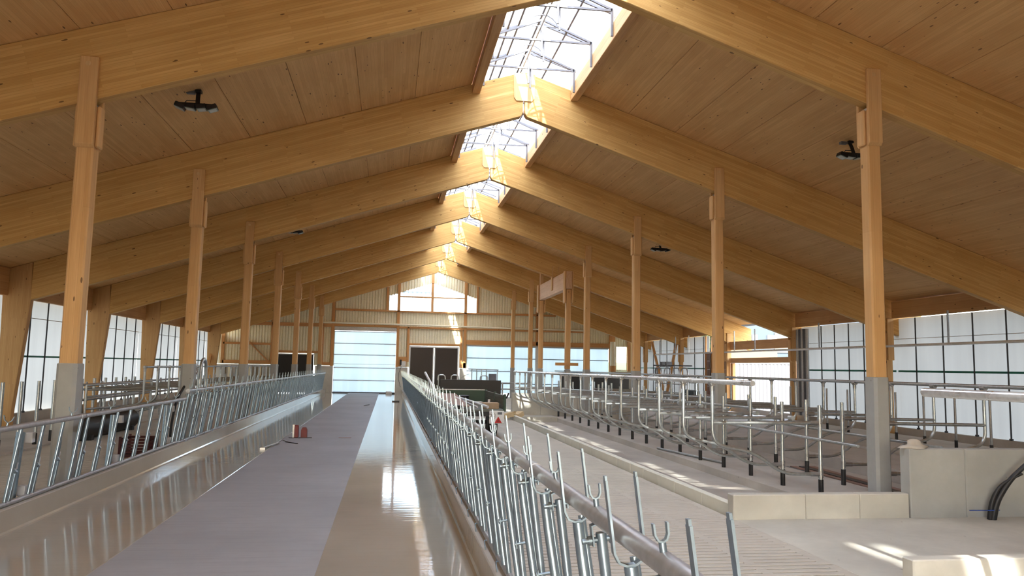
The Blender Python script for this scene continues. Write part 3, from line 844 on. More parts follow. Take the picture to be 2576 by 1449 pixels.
# window
wdw = struct(empty('window_1', (2.6, YE + .1, 5.2)), 'pentagonal gable window with timber mullions')
def win_top(x): return 7.0 - .33 * abs(x - 2.6)
for a, b in ((-.16, .40), (.56, 2.50), (2.66, 4.62), (4.80, 5.38)):
    MB().prism([(a, 5.22), (b, 5.22), (b, win_top(b)), (a, win_top(a))], YE + .14, YE + .15).build('pane', M['window_film'], wdw)
MB().box(2.50, 2.66, YE + .04, YE + .13, 5.2, 7.0, .008).build('mullion', M['timber_z'], wdw)
MB().box(.56, 4.62, YE + .03, YE + .12, 6.05, 6.13, .006).build('transom', M['timber_x'], wdw)
# long pale tube along gable
o = MB().tube([(-4.6, YE - .12, 4.33), (12.6, YE - .12, 4.24)], .055, 8).build('ventilation_tube', M['cream_sheet'], off=(2, YE - .12, 4.3)); tag(o, 'long pale tube running across the far gable above the doors', 'tube')
o = MB().box(.72, 1.02, YE - .16, YE - .03, 1.70, 2.02, .02).build('control_box', M['white_frame'], off=(.87, YE - .1, 1.86)); tag(o, 'small grey control box beside the sectional door', 'box')
MB().box(.66, .76, YE - .18, YE - .03, 1.78, 2.12, .01).build('control_motor', M['black'], o, off=(.87, YE - .1, 1.86))
MB().tube([(.75, YE - .1, 1.7), (.62, YE - .1, 1.3), (.6, YE - .1, .9), (.75, YE - .1, .4)], .012, 6).build('control_cable', M['black'], o, off=(.87, YE - .1, 1.86))
t = thing('rolled_membrane', 'upright pale roll standing at the far right corner', 'roll', (14.35, YE - .3, 1.6))
MB().tube([(14.35, YE - .3, 1.7), (14.35, YE - .3, 3.55)], .17, 14).build('roll', M['cream_sheet'], t)
MB().tube([(14.35, YE - .3, 1.62), (14.35, YE - .3, 2.0)], .2, 14).build('collar', M['timber_z'], t)
MB().box(14.15, 14.55, YE - .5, YE - .1, -.1, 1.62).build('pedestal', M['concrete'], t)

# front gable behind camera
fm = MB()
for a, b, z0, z1 in ((XA - .2, -4.6, -.6, 9), (-4.6, 1.8, 4.4, 9), (1.8, XR + .2, -.6, 9)):
    n = 12
    for q in range(n):
        x0 = a + (b - a) * q / n; x1 = a + (b - a) * (q + 1) / n
        fm.prism([(x0, z0), (x1, z0), (x1, min(z1, deck_z(x1))), (x0, min(z1, deck_z(x0)))], YB - .1, YB)
struct(fm.build('wall_front', M['cream_sheet']), 'near gable wall behind the camera with an open gateway')

# ------------------------------------------------------------------ feed fences
ZR = 1.262; ZL = .29; LEAN = .129
def lock_meshes(detail):
    """local: x across, y along, origin on the rail axis projected to z=0"""
    n = 8 if detail else 5
    out = {}
    # straight bar hung from a clamp below the rail
    m = MB().tube([(0, 0, ZR - .06), (0, -.02, ZL + .01)], .021, n); out['fixed_bar'] = m.mesh('fixed_bar', M['steel_sky_tint'])
    m = MB()
    m.strap([(-.035, .0, ZR - .105), (-.035, .0, ZR - .03), (.0, .0, ZR - .024)], (0, 1, 0), .035, .006)
    m.strap([(.035, .0, ZR - .105), (.035, .0, ZR - .03), (.0, .0, ZR - .024)], (0, 1, 0), .035, .006)
    m.tube([(-.075, 0, ZR - .084), (.06, 0, ZR - .084)], .011, 6)
    m.tube([(-.052, 0, ZR - .084), (-.04, 0, ZR - .084)], .018, 6)
    out['clamp'] = m.mesh('clamp', M['steel_sky_tint'])
    # yoke: two flat prongs straddling the rail, joined below it
    pr_ = [(-.052, 0, ZR + .19), (-.052, 0, ZR - .046), (-.040, 0, ZR - .078), (-.015, 0, ZR - .091), (.015, 0, ZR - .091), (.040, 0, ZR - .078), (.052, 0, ZR - .046), (.052, 0, ZR + .19)]
    m = MB().strap(pr_, (0, 1, 0), .028, .008)
    for s_ in (-1, 1): m.strap([(s_ * .052, 0, ZR + .19), (s_ * .052, 0, ZR + .205)], (0, 1, 0), .018, .008)
    out['yoke'] = m.mesh('yoke', M['steel_sky_tint'])
    # bent swing tube below the yoke
    m = MB().tube(fillet([(0, 0, ZR - .095), (0, -.004, ZR - .26), (0, -.17, ZL + .02)], .12, 4), .024, n)
    out['swing_bar'] = m.mesh('swing_bar', M['steel_sky_tint'])
    m = MB().tube([(.03, .05, ZR - .08), (.03, .0, .85), (.03, -.10, ZL + .02)], .016, n)
    out['guide_bar'] = m.mesh('guide_bar', M['steel_sky_tint'])
    # little fork stop on the rail
    m = MB(); m.tube([(0, 0, ZR + .03), (0, 0, ZR + .06)], .011, 6)
    fk = [(-.021, 0, ZR + .115), (-.020, 0, ZR + .082), (-.012, 0, ZR + .066), (0, 0, ZR + .061), (.012, 0, ZR + .066), (.020, 0, ZR + .082), (.021, 0, ZR + .115)]
    m.strap(fk, (0, 1, 0), .018, .006); out['fork_stop'] = m.mesh('fork_stop', M['steel_sky_tint'])
    m = MB().tube([(-.04, 0, .70), (.03, 0, .70)], .008, 6); m.tube([(-.046, 0, .70), (-.04, 0, .70)], .018, 6)
    m.strap([(-.036, 0, .675), (-.036, 0, .725)], (0, 1, 0), .03, .005)
    out['bolt'] = m.mesh('bolt', M['steel_sky_tint'])
    m = MB().tube([(-.035, .03, ZL + .03), (-.055, .02, ZL + .035), (-.06, -.01, ZL + .03), (-.06, -.03, ZL - .03)], .006, 5)
    out['hook'] = m.mesh('hook', M['steel_sky_tint'])
    return out
LM = {True: lock_meshes(True), False: lock_meshes(False)}
def rail_meshes(L):
    top = MB().tube([(0, .004, ZR), (0, L - .004, ZR)], .035, 12)
    cpl = MB().tube([(0, .0, ZR), (0, .09, ZR)], .0385, 12)
    bot = MB().tube([(0, .004, ZL), (0, L - .004, ZL)], .024, 10)
    return top.mesh('top_rail', M['steel_rail']), cpl.mesh('coupling', M['steel_rail']), bot.mesh('bottom_rail', M['steel_rail'])
def high_panel(x, y0, L, pitch, o_bar, o_yoke, n, label, group, mir, near, rails):
    t = thing('feed_fence', label, 'fence', (x, y0, 0 if mir > 0 else -.022), group)
    tr, cp, bt = rails
    inst('top_rail', tr, t); inst('coupling', cp, t); inst('bottom_rail', bt, t)
    D = LM[near]
    for i in range(n):
        yb, yk = o_bar + pitch * i, o_yoke + pitch * i
        rz = (0, 0, 0)
        sc = (mir, 1, 1)
        def put(nm, y):
            o = inst(nm, D[nm], t, (0, y, 0)); 
            if mir < 0: o.scale = (-1, 1, 1)
        if yb < L - .05:
            put('fixed_bar', yb); put('clamp', yb); put('fork_stop', yb + .02)
        if yk < L - .02:
            put('yoke', yk); put('swing_bar', yk); put('guide_bar', yk)
        if near:
            if yb < L - .05: put('bolt', yb - .10)
            put('hook', yb + .25)
    # steel post carrying the panel
    MB().tube([(x + mir * .0, y0 + L * .5, .25), (x, y0 + L * .5, ZR - .036)], .024, 8).build('panel_post', M['steel_sky_tint'], t)
    t.rotation_euler = (0, -mir * LEAN, 0)
    return t
XF = .957
PITCH = .72; LP = 4.32
rl = rail_meshes(LP)
ordn = 0
for kk in range(-2, 11):
    y0 = 4.12 + LP * kk
    if y0 > 44: break
    lab = '%s galvanised headlock fence panel from the camera, right of the feed table' % ORD[kk + 1] if kk >= -1 else 'galvanised headlock fence panel just behind the camera on the right'
    high_panel(XF, y0, LP, PITCH, .18, .55, 6, lab, 'right feed fence', 1, y0 < 14, rl)
XG = -3.917
L2 = 5.32; rl2 = rail_meshes(L2)
for kk in range(6):
    y0 = 15.50 + L2 * kk
    lab = '%s tall galvanised headlock fence panel left of the feed table beyond the step' % ORD[kk]
    high_panel(XG, y0, L2, .76, .12, .50, 7, lab, 'left feed fence', -1, y0 < 20, rl2)
# low front panels on the left
ZR2 = 1.09; ZL2 = .285
def low_meshes():
    o = {}
    o['fixed_bar'] = MB().tube([(0, 0, ZR2 - .03), (0, -.02, ZL2 + .015)], .020, 8).mesh('fixed_bar', M['steel_sky_tint'])
    o['short_bar'] = MB().tube([(0, .085, .60), (0, .075, ZL2 + .015)], .018, 8).mesh('short_bar', M['steel_sky_tint'])
    m = MB().tube([(-.01, .078, .60), (.01, .078, .62)], .022, 8); o['bar_cap'] = m.mesh('bar_cap', M['steel_sky_tint'])
    o['strap'] = MB().strap([(-.01, .0, .98), (-.012, .05, .88), (-.012, .08, .78), (-.012, .085, .64)], (1, 0, 0), .022, .005).mesh('strap', M['steel_sky_tint'])
    m = MB().box(-.03, -.02, .10, .165, .625, .69); m.box(-.03, -.018, .07, .11, .64, .65); o['latch_plate'] = m.mesh('latch_plate', M['steel_white'])
    m = MB().tube([(0, 0, ZR2 + .025), (0, 0, ZR2 + .06)], .010, 6)
    m.strap([(-.05, 0, ZR2 + .13), (-.035, 0, ZR2 + .085), (0, 0, ZR2 + .06), (.035, 0, ZR2 + .085), (.05, 0, ZR2 + .13)], (0, 1, 0), .018, .007)
    o['fork_stop'] = m.mesh('fork_stop', M['steel_sky_tint'])
    return o
LO = low_meshes()
for kk, (ya, yb) in enumerate(((.75, 5.65), (5.65, 10.55), (10.55, 15.47))):
    lab = ['galvanised low fence panel left of the feed table, outside the left edge', 'nearest low galvanised fence panel at the left edge', 'second low galvanised fence panel on the left, ending at the step'][kk]
    t = thing('feed_fence', lab, 'fence', (XG, ya, 0), 'left feed fence')
    MB().tube([(XG, ya + .004, ZR2), (XG, yb - .004, ZR2)], .030, 12).build('top_rail', M['steel_rail'], t)
    MB().tube([(XG, yb - .13, ZR2), (XG, yb - .03, ZR2)], .034, 12).build('coupling', M['steel_rail'], t)
    MB().tube([(XG, ya + .004, ZL2), (XG, yb - .004, ZL2)], .027, 10).build('bottom_rail', M['steel_rail'], t)
    y = 10.71 if kk == 2 else 8.87 - .533 * 5
    if kk == 0: y = 1.2
    j = 0
    while y < yb - .12:
        for nm in ('fixed_bar', 'short_bar', 'bar_cap', 'strap', 'latch_plate'):
            inst(nm, LO[nm], t, (0, y - ya, 0))
        if j % 3 == 1: inst('fork_stop', LO['fork_stop'], t, (0, y - ya + .2, 0))
        y += .533 if kk < 2 else .55; j += 1
    if kk: MB().tube([(XG, yb - .06, ZR2 - .03), (XG, yb - .08, ZL2)], .022, 8).build('end_bar', M['steel_sky_tint'], t)
    t.rotation_euler = (0, LEAN, 0)
# stout fence posts with brackets behind the left fence
for y, lab in ((9.45, 'stout galvanised post behind the nearest low fence panel, left of the first timber post'), (12.4, 'stout galvanised post behind the second low fence panel, right of the first timber post'), (15.2, 'stout galvanised post behind the second low fence panel close to the step')):
    t = thing('fence_post', lab, 'post', (-4.06 if y > 11 else -4.05, y, ZW), 'left fence posts')
    x0 = -4.03
    MB().tube([(x0, y, .97), (x0, y - .16, ZW)], .045, 12).build('tube', M['steel_sky_tint'], t)
    for z in (.90, .33):
        MB().box(x0 + .03, x0 + .11, y + .04 + (z - .97) * .14, y + .12 + (z - .97) * .14, z - .05, z + .06, .004).build('bracket', M['steel_white'], t)
# hoop guard at the step
t = thing('hoop_guard', 'tall bent galvanised hoop standing at the step in the left fence', 'guard', (-3.93, 17.3, .25))
pts = [(-3.93, 17.05, .25)] + [(-3.93, 17.15, 1.3)] + arc((-3.93, 17.42, 1.62), (0, -1, 0), (0, 0, 1), .22, .25, PI - .1, 8) + [(-3.93, 17.70, 1.3), (-3.93, 17.55, .25)]
MB().tube(pts, .035, 10).build('hoop', M['steel'], t)
# black hose beside it
o = MB().tube(fillet([(-4.08, 17.4, 1.48), (-4.10, 16.9, 1.40), (-4.12, 16.2, 1.05), (-4.12, 15.9, .6), (-4.12, 15.85, ZW + .02)], .5, 6), .025, 8).build('water_hose', M['black'], off=(-4.1, 16.4, ZW)); tag(o, 'black water hose arching up to the second post on the left', 'hose')
MB().tube([(-4.08, 17.4, 1.48), (-4.06, 17.46, 1.56), (-4.1, 17.45, 1.75)], .012, 6).build('hose_end', M['rust_board'], o, off=(-4.1, 16.4, ZW))
# ------------------------------------------------------------------ right cubicles
P0 = 10.97; PC = 1.145
def divider_meshes(s_):
    """s_=+1: post at x=0, loop reaches to x=-1.73; mirrored otherwise"""
    k = -s_
    o = {}
    o['post'] = MB().tube([(0, 0, .17), (0, 0, 1.31)], .030, 12).mesh('post', M['steel'])
    o['foot_sleeve'] = MB().tube([(0, 0, ZC), (0, 0, .20)], .038, 12).mesh('foot_sleeve', M['black'])
    loop = fillet([(k * 1.725, 0, 1.60), (k * 1.725, 0, .72), (k * 1.05, 0, .595), (k * .62, 0, .285), (k * .03, 0, .28)], .22, 6)
    o['loop_tube'] = MB().tube(loop, .0265, 10).mesh('loop_tube', M['steel'])
    o['upper_tube'] = MB().tube([(k * 1.72, 0, 1.03), (k * .02, 0, 1.045)], .0265, 10).mesh('upper_tube', M['steel'])
    m = MB()
    for z in (1.045, .28):
        m.tube([(0, 0, z - .055), (0, 0, z + .055)], .040, 12)
        m.tube([(k * .03, 0, z), (k * .16, 0, z)], .034, 10)
        m.tube([(0, -.06, z), (0, .06, z)], .012, 6)
    o['clamp'] = m.mesh('clamp', M['steel_dull'])
    m = MB().tube([(k * 1.725, 0, 1.50), (k * 1.725, 0, 1.60)], .034, 10); m.tube([(k * 1.725, -.05, 1.615), (k * 1.725, .05, 1.615)], .042, 12)
    o['tee'] = m.mesh('tee', M['steel_dull'])
    return o
D1 = divider_meshes(1); D2 = divider_meshes(-1)
for i in range(17):
    t = thing('cubicle_divider', '%s tubular cubicle divider from the low wall, first row next to the kerb' % ORD[i], 'divider', (6.5, P0 + PC * i, 0), 'first row of cubicle dividers')
    for nm, me in D1.items(): inst(nm, me, t)
for i in range(16):
    t = thing('cubicle_divider', '%s tubular cubicle divider from the low wall, second row behind the timber posts' % ORD[i], 'divider', (7.59, P0 + PC * i, 0), 'second row of cubicle dividers')
    for nm, me in D2.items(): inst(nm, me, t)
def rail(name, pts, r, label, cat='rail', mat='steel', n=12):
    o = MB().tube(pts, r, n).build(name, M[mat], off=pts[0]); return tag(o, label, cat)
rail('top_rail', [(4.77, 9.65, 1.645), (4.77, 29.4, 1.625)], .037, 'long bright top rail above the first row of cubicle dividers', mat='steel_sunlit')
rail('top_rail', [(4.77, 6.32, 1.645), (4.77, -4, 1.645)], .040, 'bright top rail entering the picture at the right edge', mat='steel_sunlit')
for y in (-3.5, 1.0, 3.5):
    t = thing('rail_support', 'bent tube carrying the near top rail, %s, outside the picture' % {-3.5: 'farthest back', 1.0: 'middle', 3.5: 'front'}[y], 'support', (4.77, y, ZW))
    MB().tube(fillet([(4.77, y, 1.61), (4.77, y, .7), (5.4, y, .55), (6.0, y, ZW)], .2, 4), .027, 8).build('support_tube', M['steel'], t)
rail('top_rail', [(9.315, 8.0, 1.64), (9.315, 43.0, 1.62)], .030, 'long thin top rail above the second row of cubicle dividers')
rail('neck_rail', [(6.455, 9.93, .80), (6.455, 29.3, .80)], .022, 'thin neck rail clamped along the first row of cubicle posts')
rail('neck_rail', [(7.635, 9.80, .80), (7.635, 28.9, .80)], .022, 'thin neck rail clamped along the second row of cubicle posts')
for i in range(12):
    y = 12.87 + PC * i
    t = thing('bare_post', '%s bare post with black foot from the right edge, row near the right wall' % ORD[i], 'post', (14.0, y, ZC), 'bare posts near the right wall')
    MB().tube([(14.0, y, .17), (14.0, y, 1.31)], .030, 10).build('tube', M['steel_dull'], t)
    MB().tube([(14.0, y, ZC), (14.0, y, .20)], .04, 10).build('foot_sleeve', M['black'], t)
# loose tubes lying on the divider rails and on the step
for j, (x0, x1, y0, y1, z, lab) in enumerate(((5.9, 7.0, 20.5, 14.2, 1.10, 'loose galvanised tube laid across the upper divider tubes, nearest'), (5.6, 8.6, 25, 19.0, 1.10, 'loose galvanised tube laid across the upper divider tubes, farther back'), (6.3, 6.7, 17.6, 14.9, ZC + .03, 'loose galvanised tube on the floor step among the post feet'))):
    rail('loose_tube', [(x0, y0, z), (x1, y1, z)], .025, lab, 'tube')
t = thing('board_pile', 'pile of dark boards and tubes lying behind the nearest cubicle posts', 'boards', (8.3, 13.5, ZBED))
for q in range(5):
    MB().beam((8.0 + q * .18, 11.6 + q * .1, ZBED + .02), (8.1 + q * .2, 15.4, ZBED + .02), .14, .03).build('board', M['brown_black' if q % 2 else 'rust_board'], t)
# end caps: loose clamp fittings
for i in range(9):
    y = P0 + PC * i
    o = MB().tube([(6.05, y - .03, 1.115), (6.05, y + .08, 1.115)], .036, 10).build('loose_clamp', M['steel'], off=(6.05, y, 1.1)); tag(o, 'round pipe clamp on the upper tube of the %s first-row cubicle divider' % ORD[i], 'clamp', 'pipe clamps')
# cloth on the wall corner
t = MB()
vs, fs = [], []
for a in range(14):
    for b, (r, z) in enumerate(((.20, .002), (.19, .03), (.13, .045), (.10, .06), (.09, .10), (.05, .125), (.0, .13))):
        an = 2 * PI * a / 14; k_ = 1 + .22 * math.sin(3 * an + b) 
        vs.append((7.09 + r * k_ * math.cos(an) * 1.0, 9.64 + r * k_ * .45 * math.sin(an), .805 + z))
for a in range(14):
    for b in range(6):
        c = (a + 1) % 14; fs.append((a * 7 + b, c * 7 + b, c * 7 + b + 1, a * 7 + b + 1))
t.add(vs, fs, True)
o = t.build('crumpled_cloth', M['linen'], off=(7.09, 9.64, .805)); tag(o, 'crumpled beige cloth lying on the corner of the chest-high wall', 'cloth')
# black cable duct coming out by the wall
t = thing('cable_hose', 'thick black hose bundle rising from the floor at the chest-high wall', 'hose', (8.05, 9.4, ZW))
MB().tube(fillet([(8.02, 9.38, ZW), (8.06, 9.36, .12), (8.22, 9.30, .42), (8.55, 9.15, .80), (9.1, 9.0, 1.0)], .3, 6), .05, 10, r2=.022).build('hose', M['black'], t)
MB().tube(fillet([(7.98, 9.38, ZW), (8.00, 9.36, .15), (8.12, 9.32, .38), (8.36, 9.22, .52)], .2, 5), .035, 10, r2=.015).build('hose', M['black'], t)
MB().tube([(7.7, 9.40, .02), (7.95, 9.33, .03), (8.1, 9.34, .03)], .006, 5).build('tie', plain('blue_tie', (.02, .07, .35), .5), t)
# ------------------------------------------------------------------ left cubicle area
for i in range(12):
    y = 15.85 + .80 * i
    t = thing('bare_post', '%s bare post from the left edge in the left cubicle row' % ORD[i], 'post', (-7.5, y, ZC), 'left cubicle posts')
    MB().tube([(-7.5, y, ZC), (-7.5, y, 1.30)], .035, 10).build('tube', M['steel'], t)
    MB().tube([(-7.5, y, ZC), (-7.5, y, .18)], .042, 10).build('foot_sleeve', M['black'], t)
t = thing('tube_gate', 'rectangular tubular gate between the first and second posts on the left', 'gate', (-7.0, 22.3, ZC))
xg = -7.0
for p_, q_ in (((19.55, .62), (19.55, 1.17)), ((24.6, .5), (24.6, 1.17)), ((19.55, 1.17), (24.6, 1.17)), ((19.55, .9), (24.6, .9)), ((19.55, .62), (24.6, .5))):
    MB().tube([(xg, p_[0], p_[1]), (xg, q_[0], q_[1])], .025, 8).build('gate_tube', M['steel'], t)
for y in (19.55, 24.6): MB().tube([(xg, y, ZW - .02), (xg, y, .62)], .022, 8).build('gate_leg', M['steel'], t)
for j, z in enumerate((1.15, .78)):
    rail('side_rail', [(-7.45, 19.5, z), (-7.45, 31, z)], .03, ['upper', 'lower'][j] + ' horizontal rail along the left cubicle posts', 'rail', 'steel_dull')
DL = divider_meshes(-1)
for i in range(9):
    t = thing('cubicle_divider', '%s tubular divider from the camera in the left cubicle row' % ORD[i], 'divider', (-7.75, 20.55 + 1.1 * i, 0), 'left cubicle dividers')
    for nm in ('loop_tube', 'upper_tube', 'tee'): inst(nm, DL[nm], t)
    MB().tube([(-7.75, 20.55 + 1.1 * i, ZC), (-7.75, 20.55 + 1.1 * i, 1.2)], .03, 8).build('post', M['steel_dull'], t)
rail('top_rail', [(-6.02, 20.45, 1.62), (-6.02, 44, 1.62)], .028, 'thin top rail above the left cubicle dividers')
for i in range(12):
    y = 31.2 + 1.1 * i
    t = thing('cubicle_divider', '%s tubular divider beyond the gate in the far left cubicle row' % ORD[i], 'divider', (-7.75, y, 0), 'far left cubicle dividers')
    for nm in ('loop_tube', 'upper_tube', 'tee'): inst(nm, DL[nm], t)
    MB().tube([(-7.75, y, ZC), (-7.75, y, 1.2)], .03, 8).build('post', M['steel_dull'], t)
t = thing('water_trough', 'long black rounded trough on the left walkway behind the low fence', 'trough', (-7.0, 21.2, ZW))
m = MB(); m.tube([(-7.05, 19.2, .18), (-7.05, 22.9, .18)], .27, 16); m.build('tank', M['black'], t)
for y in (19.6, 22.5): MB().box(-7.3, -6.8, y - .08, y + .08, ZW, .02).build('cradle', M['black'], t)
t = thing('plastic_crate', 'dark red slotted crate standing behind the second low fence panel', 'crate', (-4.85, 16.5, ZW))
for a in (-5.12, -4.60):
    for q in range(6): MB().box(a - .012, a + .012, 16.2, 16.8, ZW + .02 + q * .06, ZW + .065 + q * .06).build('slat', M['crate_red'], t)
for b in (16.2, 16.8):
    for q in range(6): MB().box(-5.12, -4.60, b - .012, b + .012, ZW + .02 + q * .06, ZW + .065 + q * .06).build('slat', M['crate_red'], t)
MB().box(-5.13, -4.59, 16.19, 16.81, ZW, ZW + .02).build('base', M['crate_red'], t)
for a in (-5.12, -4.60):
    for b in (16.2, 16.8): MB().box(a - .02, a + .02, b - .02, b + .02, ZW + .02, ZW + .40).build('corner', M['crate_red'], t)
# ------------------------------------------------------------------ feed table clutter
t = thing('bottle_jack', 'upright dark red steel stand on the feed table', 'stand', (-2.16, 19.4, 0))
MB().box(-2.22, -2.10, 19.33, 19.45, .012, .30, .01).build('body', M['red'], t)
MB().box(-2.24, -2.19, 19.31, 19.47, .012, .32, .005).build('back_plate', M['steel_dull'], t)
MB().box(-2.32, -2.04, 19.30, 19.36, 0, .012).build('foot', M['black'], t)
t = thing('bottle_jack', 'squat dark red steel stand with tapered top on the feed table', 'stand', (-1.97, 19.4, 0))
MB().prism([(-2.04, .015), (-1.90, .015), (-1.90, .19), (-1.93, .25), (-2.01, .25), (-2.04, .19)], 19.33, 19.46).build('body', M['red'], t)
MB().box(-2.08, -1.78, 19.32, 19.38, 0, .015).build('foot', M['black'], t)
t = thing('tool_bar', 'silver tubular tool lying at the edge of the coated strip', 'tool', (-2.4, 17.5, 0))
MB().tube([(-2.50, 16.75, .04), (-2.33, 17.6, .05)], .022, 8).build('handle', M['steel'], t)
MB().tube([(-2.36, 17.6, .05), (-2.30, 18.0, .09), (-2.20, 18.2, .02)], .016, 6).build('hook', M['steel_dull'], t)
MB().tube([(-2.25, 18.2, .02), (-1.95, 17.9, .012)], .010, 6).build('pin', M['black'], t)
MB().box(-2.56, -2.46, 16.66, 16.78, .007, .05).build('clamp', M['steel_dull'], t)
t = thing('scrap', 'small offcut on the feed table near the coated right strip, farther away', 'offcut', (-.9, 34.5, 0))
MB().beam((-1.0, 34.1, .02), (-.82, 34.9, .02), .05, .04).build('piece', M['steel_dull'], t)
t = thing('scrap', 'dark flat offcut on the coated right strip in the distance', 'offcut', (.35, 38, .006))
MB().beam((.2, 38.2, .03), (.55, 38.2, .03), .1, .05).build('piece', M['black'], t)
t = thing('scrap', 'thin rod lying on the bare strip beyond the red stands', 'rod', (-.95, 19.6, 0))
MB().tube([(-1.15, 19.4, .008), (-.85, 19.4, .008)], .007, 6).build('piece', M['rust_board'], t)
t = thing('plastic_bucket', 'small pale box lying in front of the sectional door', 'box', (0.1, 48.2, 0))
MB().box(-.15, .22, 48.05, 48.3, .007, .16, .02).build('body', M['white_frame'], t)
MB().box(.24, .38, 48.0, 48.2, .007, .08, .01).build('lid', M['black'], t)
# ------------------------------------------------------------------ trailer
TY0, TY1, TXL, TXR, TZ = 20.5, 24.6, 1.30, 3.10, .66
t = thing('farm_trailer', 'dark green flatbed trailer loaded with boards and tubes behind the right fence', 'trailer', (2.2, 22.5, ZW))
MB().box(TXL, TXR, TY0, TY1, TZ - .06, TZ, .006).build('deck', M['board_grey'], t)
for q in range(4):
    MB().box(TXR - .04, TXR + .0, TY0 + .03, TY1, TZ + .01 + q * .092, TZ + .01 + q * .092 + .088, .006).build('side_board', M['board_grey'], t)
for y in (TY0 + .02, TY0 + 1.9, TY1 - .03):
    MB().box(TXR - .055, TXR + .015, y - .03, y + .03, TZ - .05, TZ + .41, .006).build('side_stake', M['trailer_green'], t)
MB().beam((TXR + .02, TY0, TZ + .3), (TXR + .08, TY0 - .03, TZ + .44), .03, .04).build('latch', M['black'], t)
MB().box(TXL, TXR, TY1, TY1 + .05, TZ - .05, TZ + .38, .008).build('front_board', M['trailer_green'], t)
MB().box(TXL, TXR, TY1 - .005, TY1 + .055, TZ + .38, TZ + .405).build('front_cap', M['steel_dull'], t)
for x in (1.8, 2.55): MB().box(x - .05, x + .05, TY0 + .02, TY1 + 1.6 if x < 2 else TY1, TZ - .18, TZ - .065, .005).build('chassis_beam', M['black'], t)
MB().box(TXL + .1, TXR - .1, TY0, TY0 + .06, TZ - .18, TZ - .065).build('rear_beam', M['black'], t)
MB().tube([(1.45, 21.3, .28), (2.92, 21.3, .28)], .05, 10).build('axle', M['black'], t)
for x in (1.40, 2.72):
    w_ = MB().tube([(x, 21.3, .28), (x + .24, 21.3, .28)], .375, 24).build('wheel', M['black'], t)
    MB().tube([(x - .01, 21.3, .28), (x + .25, 21.3, .28)], .17, 14).build('hub', M['grey_dark'], w_, off=tuple(t.location))
bd = MB().box(2.66, 3.06, 20.40, 20.42, .30, .64, .015).build('light_board', M['white'], t)
MB().tube([(2.74, 20.397, .50), (2.74, 20.40, .50)], .085, 20).build('speed_disc', M['white'], bd, off=tuple(t.location))
MB().tube([(2.74, 20.3985, .50), (2.74, 20.4005, .50)], .092, 20).build('disc_ring', M['black'], bd, off=tuple(t.location))
MB().prism([(2.80, .315), (3.00, .315), (2.90, .485)], 20.394, 20.40).build('triangle_reflector', plain('reflector', (.55, .012, .012), .3), bd, off=tuple(t.location))
MB().prism([(2.855, .345), (2.945, .345), (2.90, .425)], 20.392, 20.3942).build('reflector_core', plain('reflector_dark', (.25, .01, .01), .3), bd, off=tuple(t.location))
MB().box(2.88, 3.0, 20.39, 20.40, .54, .60).build('tail_lamp', M['grey_dark'], bd, off=tuple(t.location))
fc = bpy.data.curves.new('digits', 'FONT'); fc.body = '25'; fc.size = .125; fc.align_x = 'CENTER'; fc.align_y = 'CENTER'; fc.extrude = .001
to = bpy.data.objects.new('digits_tmp', fc); COL.objects.link(to)
dg = bpy.context.evaluated_depsgraph_get()
me = bpy.data.meshes.new_from_object(to.evaluated_get(dg)); me.materials.clear(); me.materials.append(M['black'])
bpy.data.objects.remove(to)
o = bpy.data.objects.new('digits', me); COL.objects.link(o); o.parent = bd
o.location = Vector((2.74, 20.394, .50)) - t.location; o.rotation_euler = (PI / 2, 0, 0)
# load
def load(name, mb, mat, lab, cat, off): 
    return tag(mb.build(name, M[mat], off=off), lab, cat)
load('load_board', MB().obox((1.75, 21.6, TZ + .20), (1, .1, .0), (-.1, 1, .12), (0, -.12, 1), .30, 1.05, .012), 'rust_board', 'reddish brown sheet lying tilted on the trailer load', 'board', (1.75, 21.6, TZ + .1))
load('load_tube', MB().tube([(1.48, 21.8, TZ + .10), (1.20, 26.0, 1.55)], .04, 8), 'pipe_white', 'long pale tube sticking up out of the trailer on the left', 'tube', (1.5, 21.8, TZ))
load('load_tube', MB().tube([(2.0, 23.4, TZ + .22), (2.62, 20.45, TZ + .07)], .04, 10), 'steel_white', 'thick grey tube with open end pointing back on the trailer', 'tube', (2.3, 22, TZ))
load('load_tube', MB().tube([(1.8, 23.3, TZ + .28), (2.35, 20.5, TZ + .06)], .022, 8), 'steel_white', 'thin grey tube beside the thick tube on the trailer', 'tube', (2.1, 22, TZ))
load('foil_bundle', MB().tube([(1.62, 23.4, TZ + .25), (1.75, 22.6, TZ + .25), (1.95, 21.9, TZ + .20), (2.05, 21.4, TZ + .12)], .06, 8), 'white', 'bundle of crumpled white foil on the trailer', 'foil', (1.8, 22.5, TZ))
load('cardboard_box', MB().box(2.55, 2.98, 20.85, 21.2, TZ + .001, TZ + .16, .005), 'cardboard', 'low cardboard box at the rear of the trailer deck', 'box', (2.75, 21, TZ))
load('plastic_bottle', MB().tube([(2.72, 21.0, TZ + .161), (2.72, 21.0, TZ + .23), (2.72, 21.0, TZ + .25)], .035, 10), 'white', 'white bottle standing on the cardboard box', 'bottle', (2.72, 21, TZ + .16))
load('bucket', MB().tube([(2.25, 23.4, TZ + .001), (2.25, 23.4, TZ + .26)], .15, 14, r2=.17), 'black', 'black bucket standing at the front of the trailer deck', 'bucket', (2.25, 23.4, TZ))
load('load_board', MB().box(2.2, 2.75, 22.3, 23.1, TZ + .001, TZ + .10), 'linen', 'pale folded sheet on the trailer in front of the bucket', 'sheet', (2.5, 22.7, TZ))
load('load_board', MB().obox((1.6, 20.75, TZ + .06), (1, .25, 0), (-.25, 1, 0), (0, 0, 1), .22, .5, .05), 'black', 'black bundle of sheet under the brown board on the trailer', 'bundle', (1.6, 20.8, TZ))
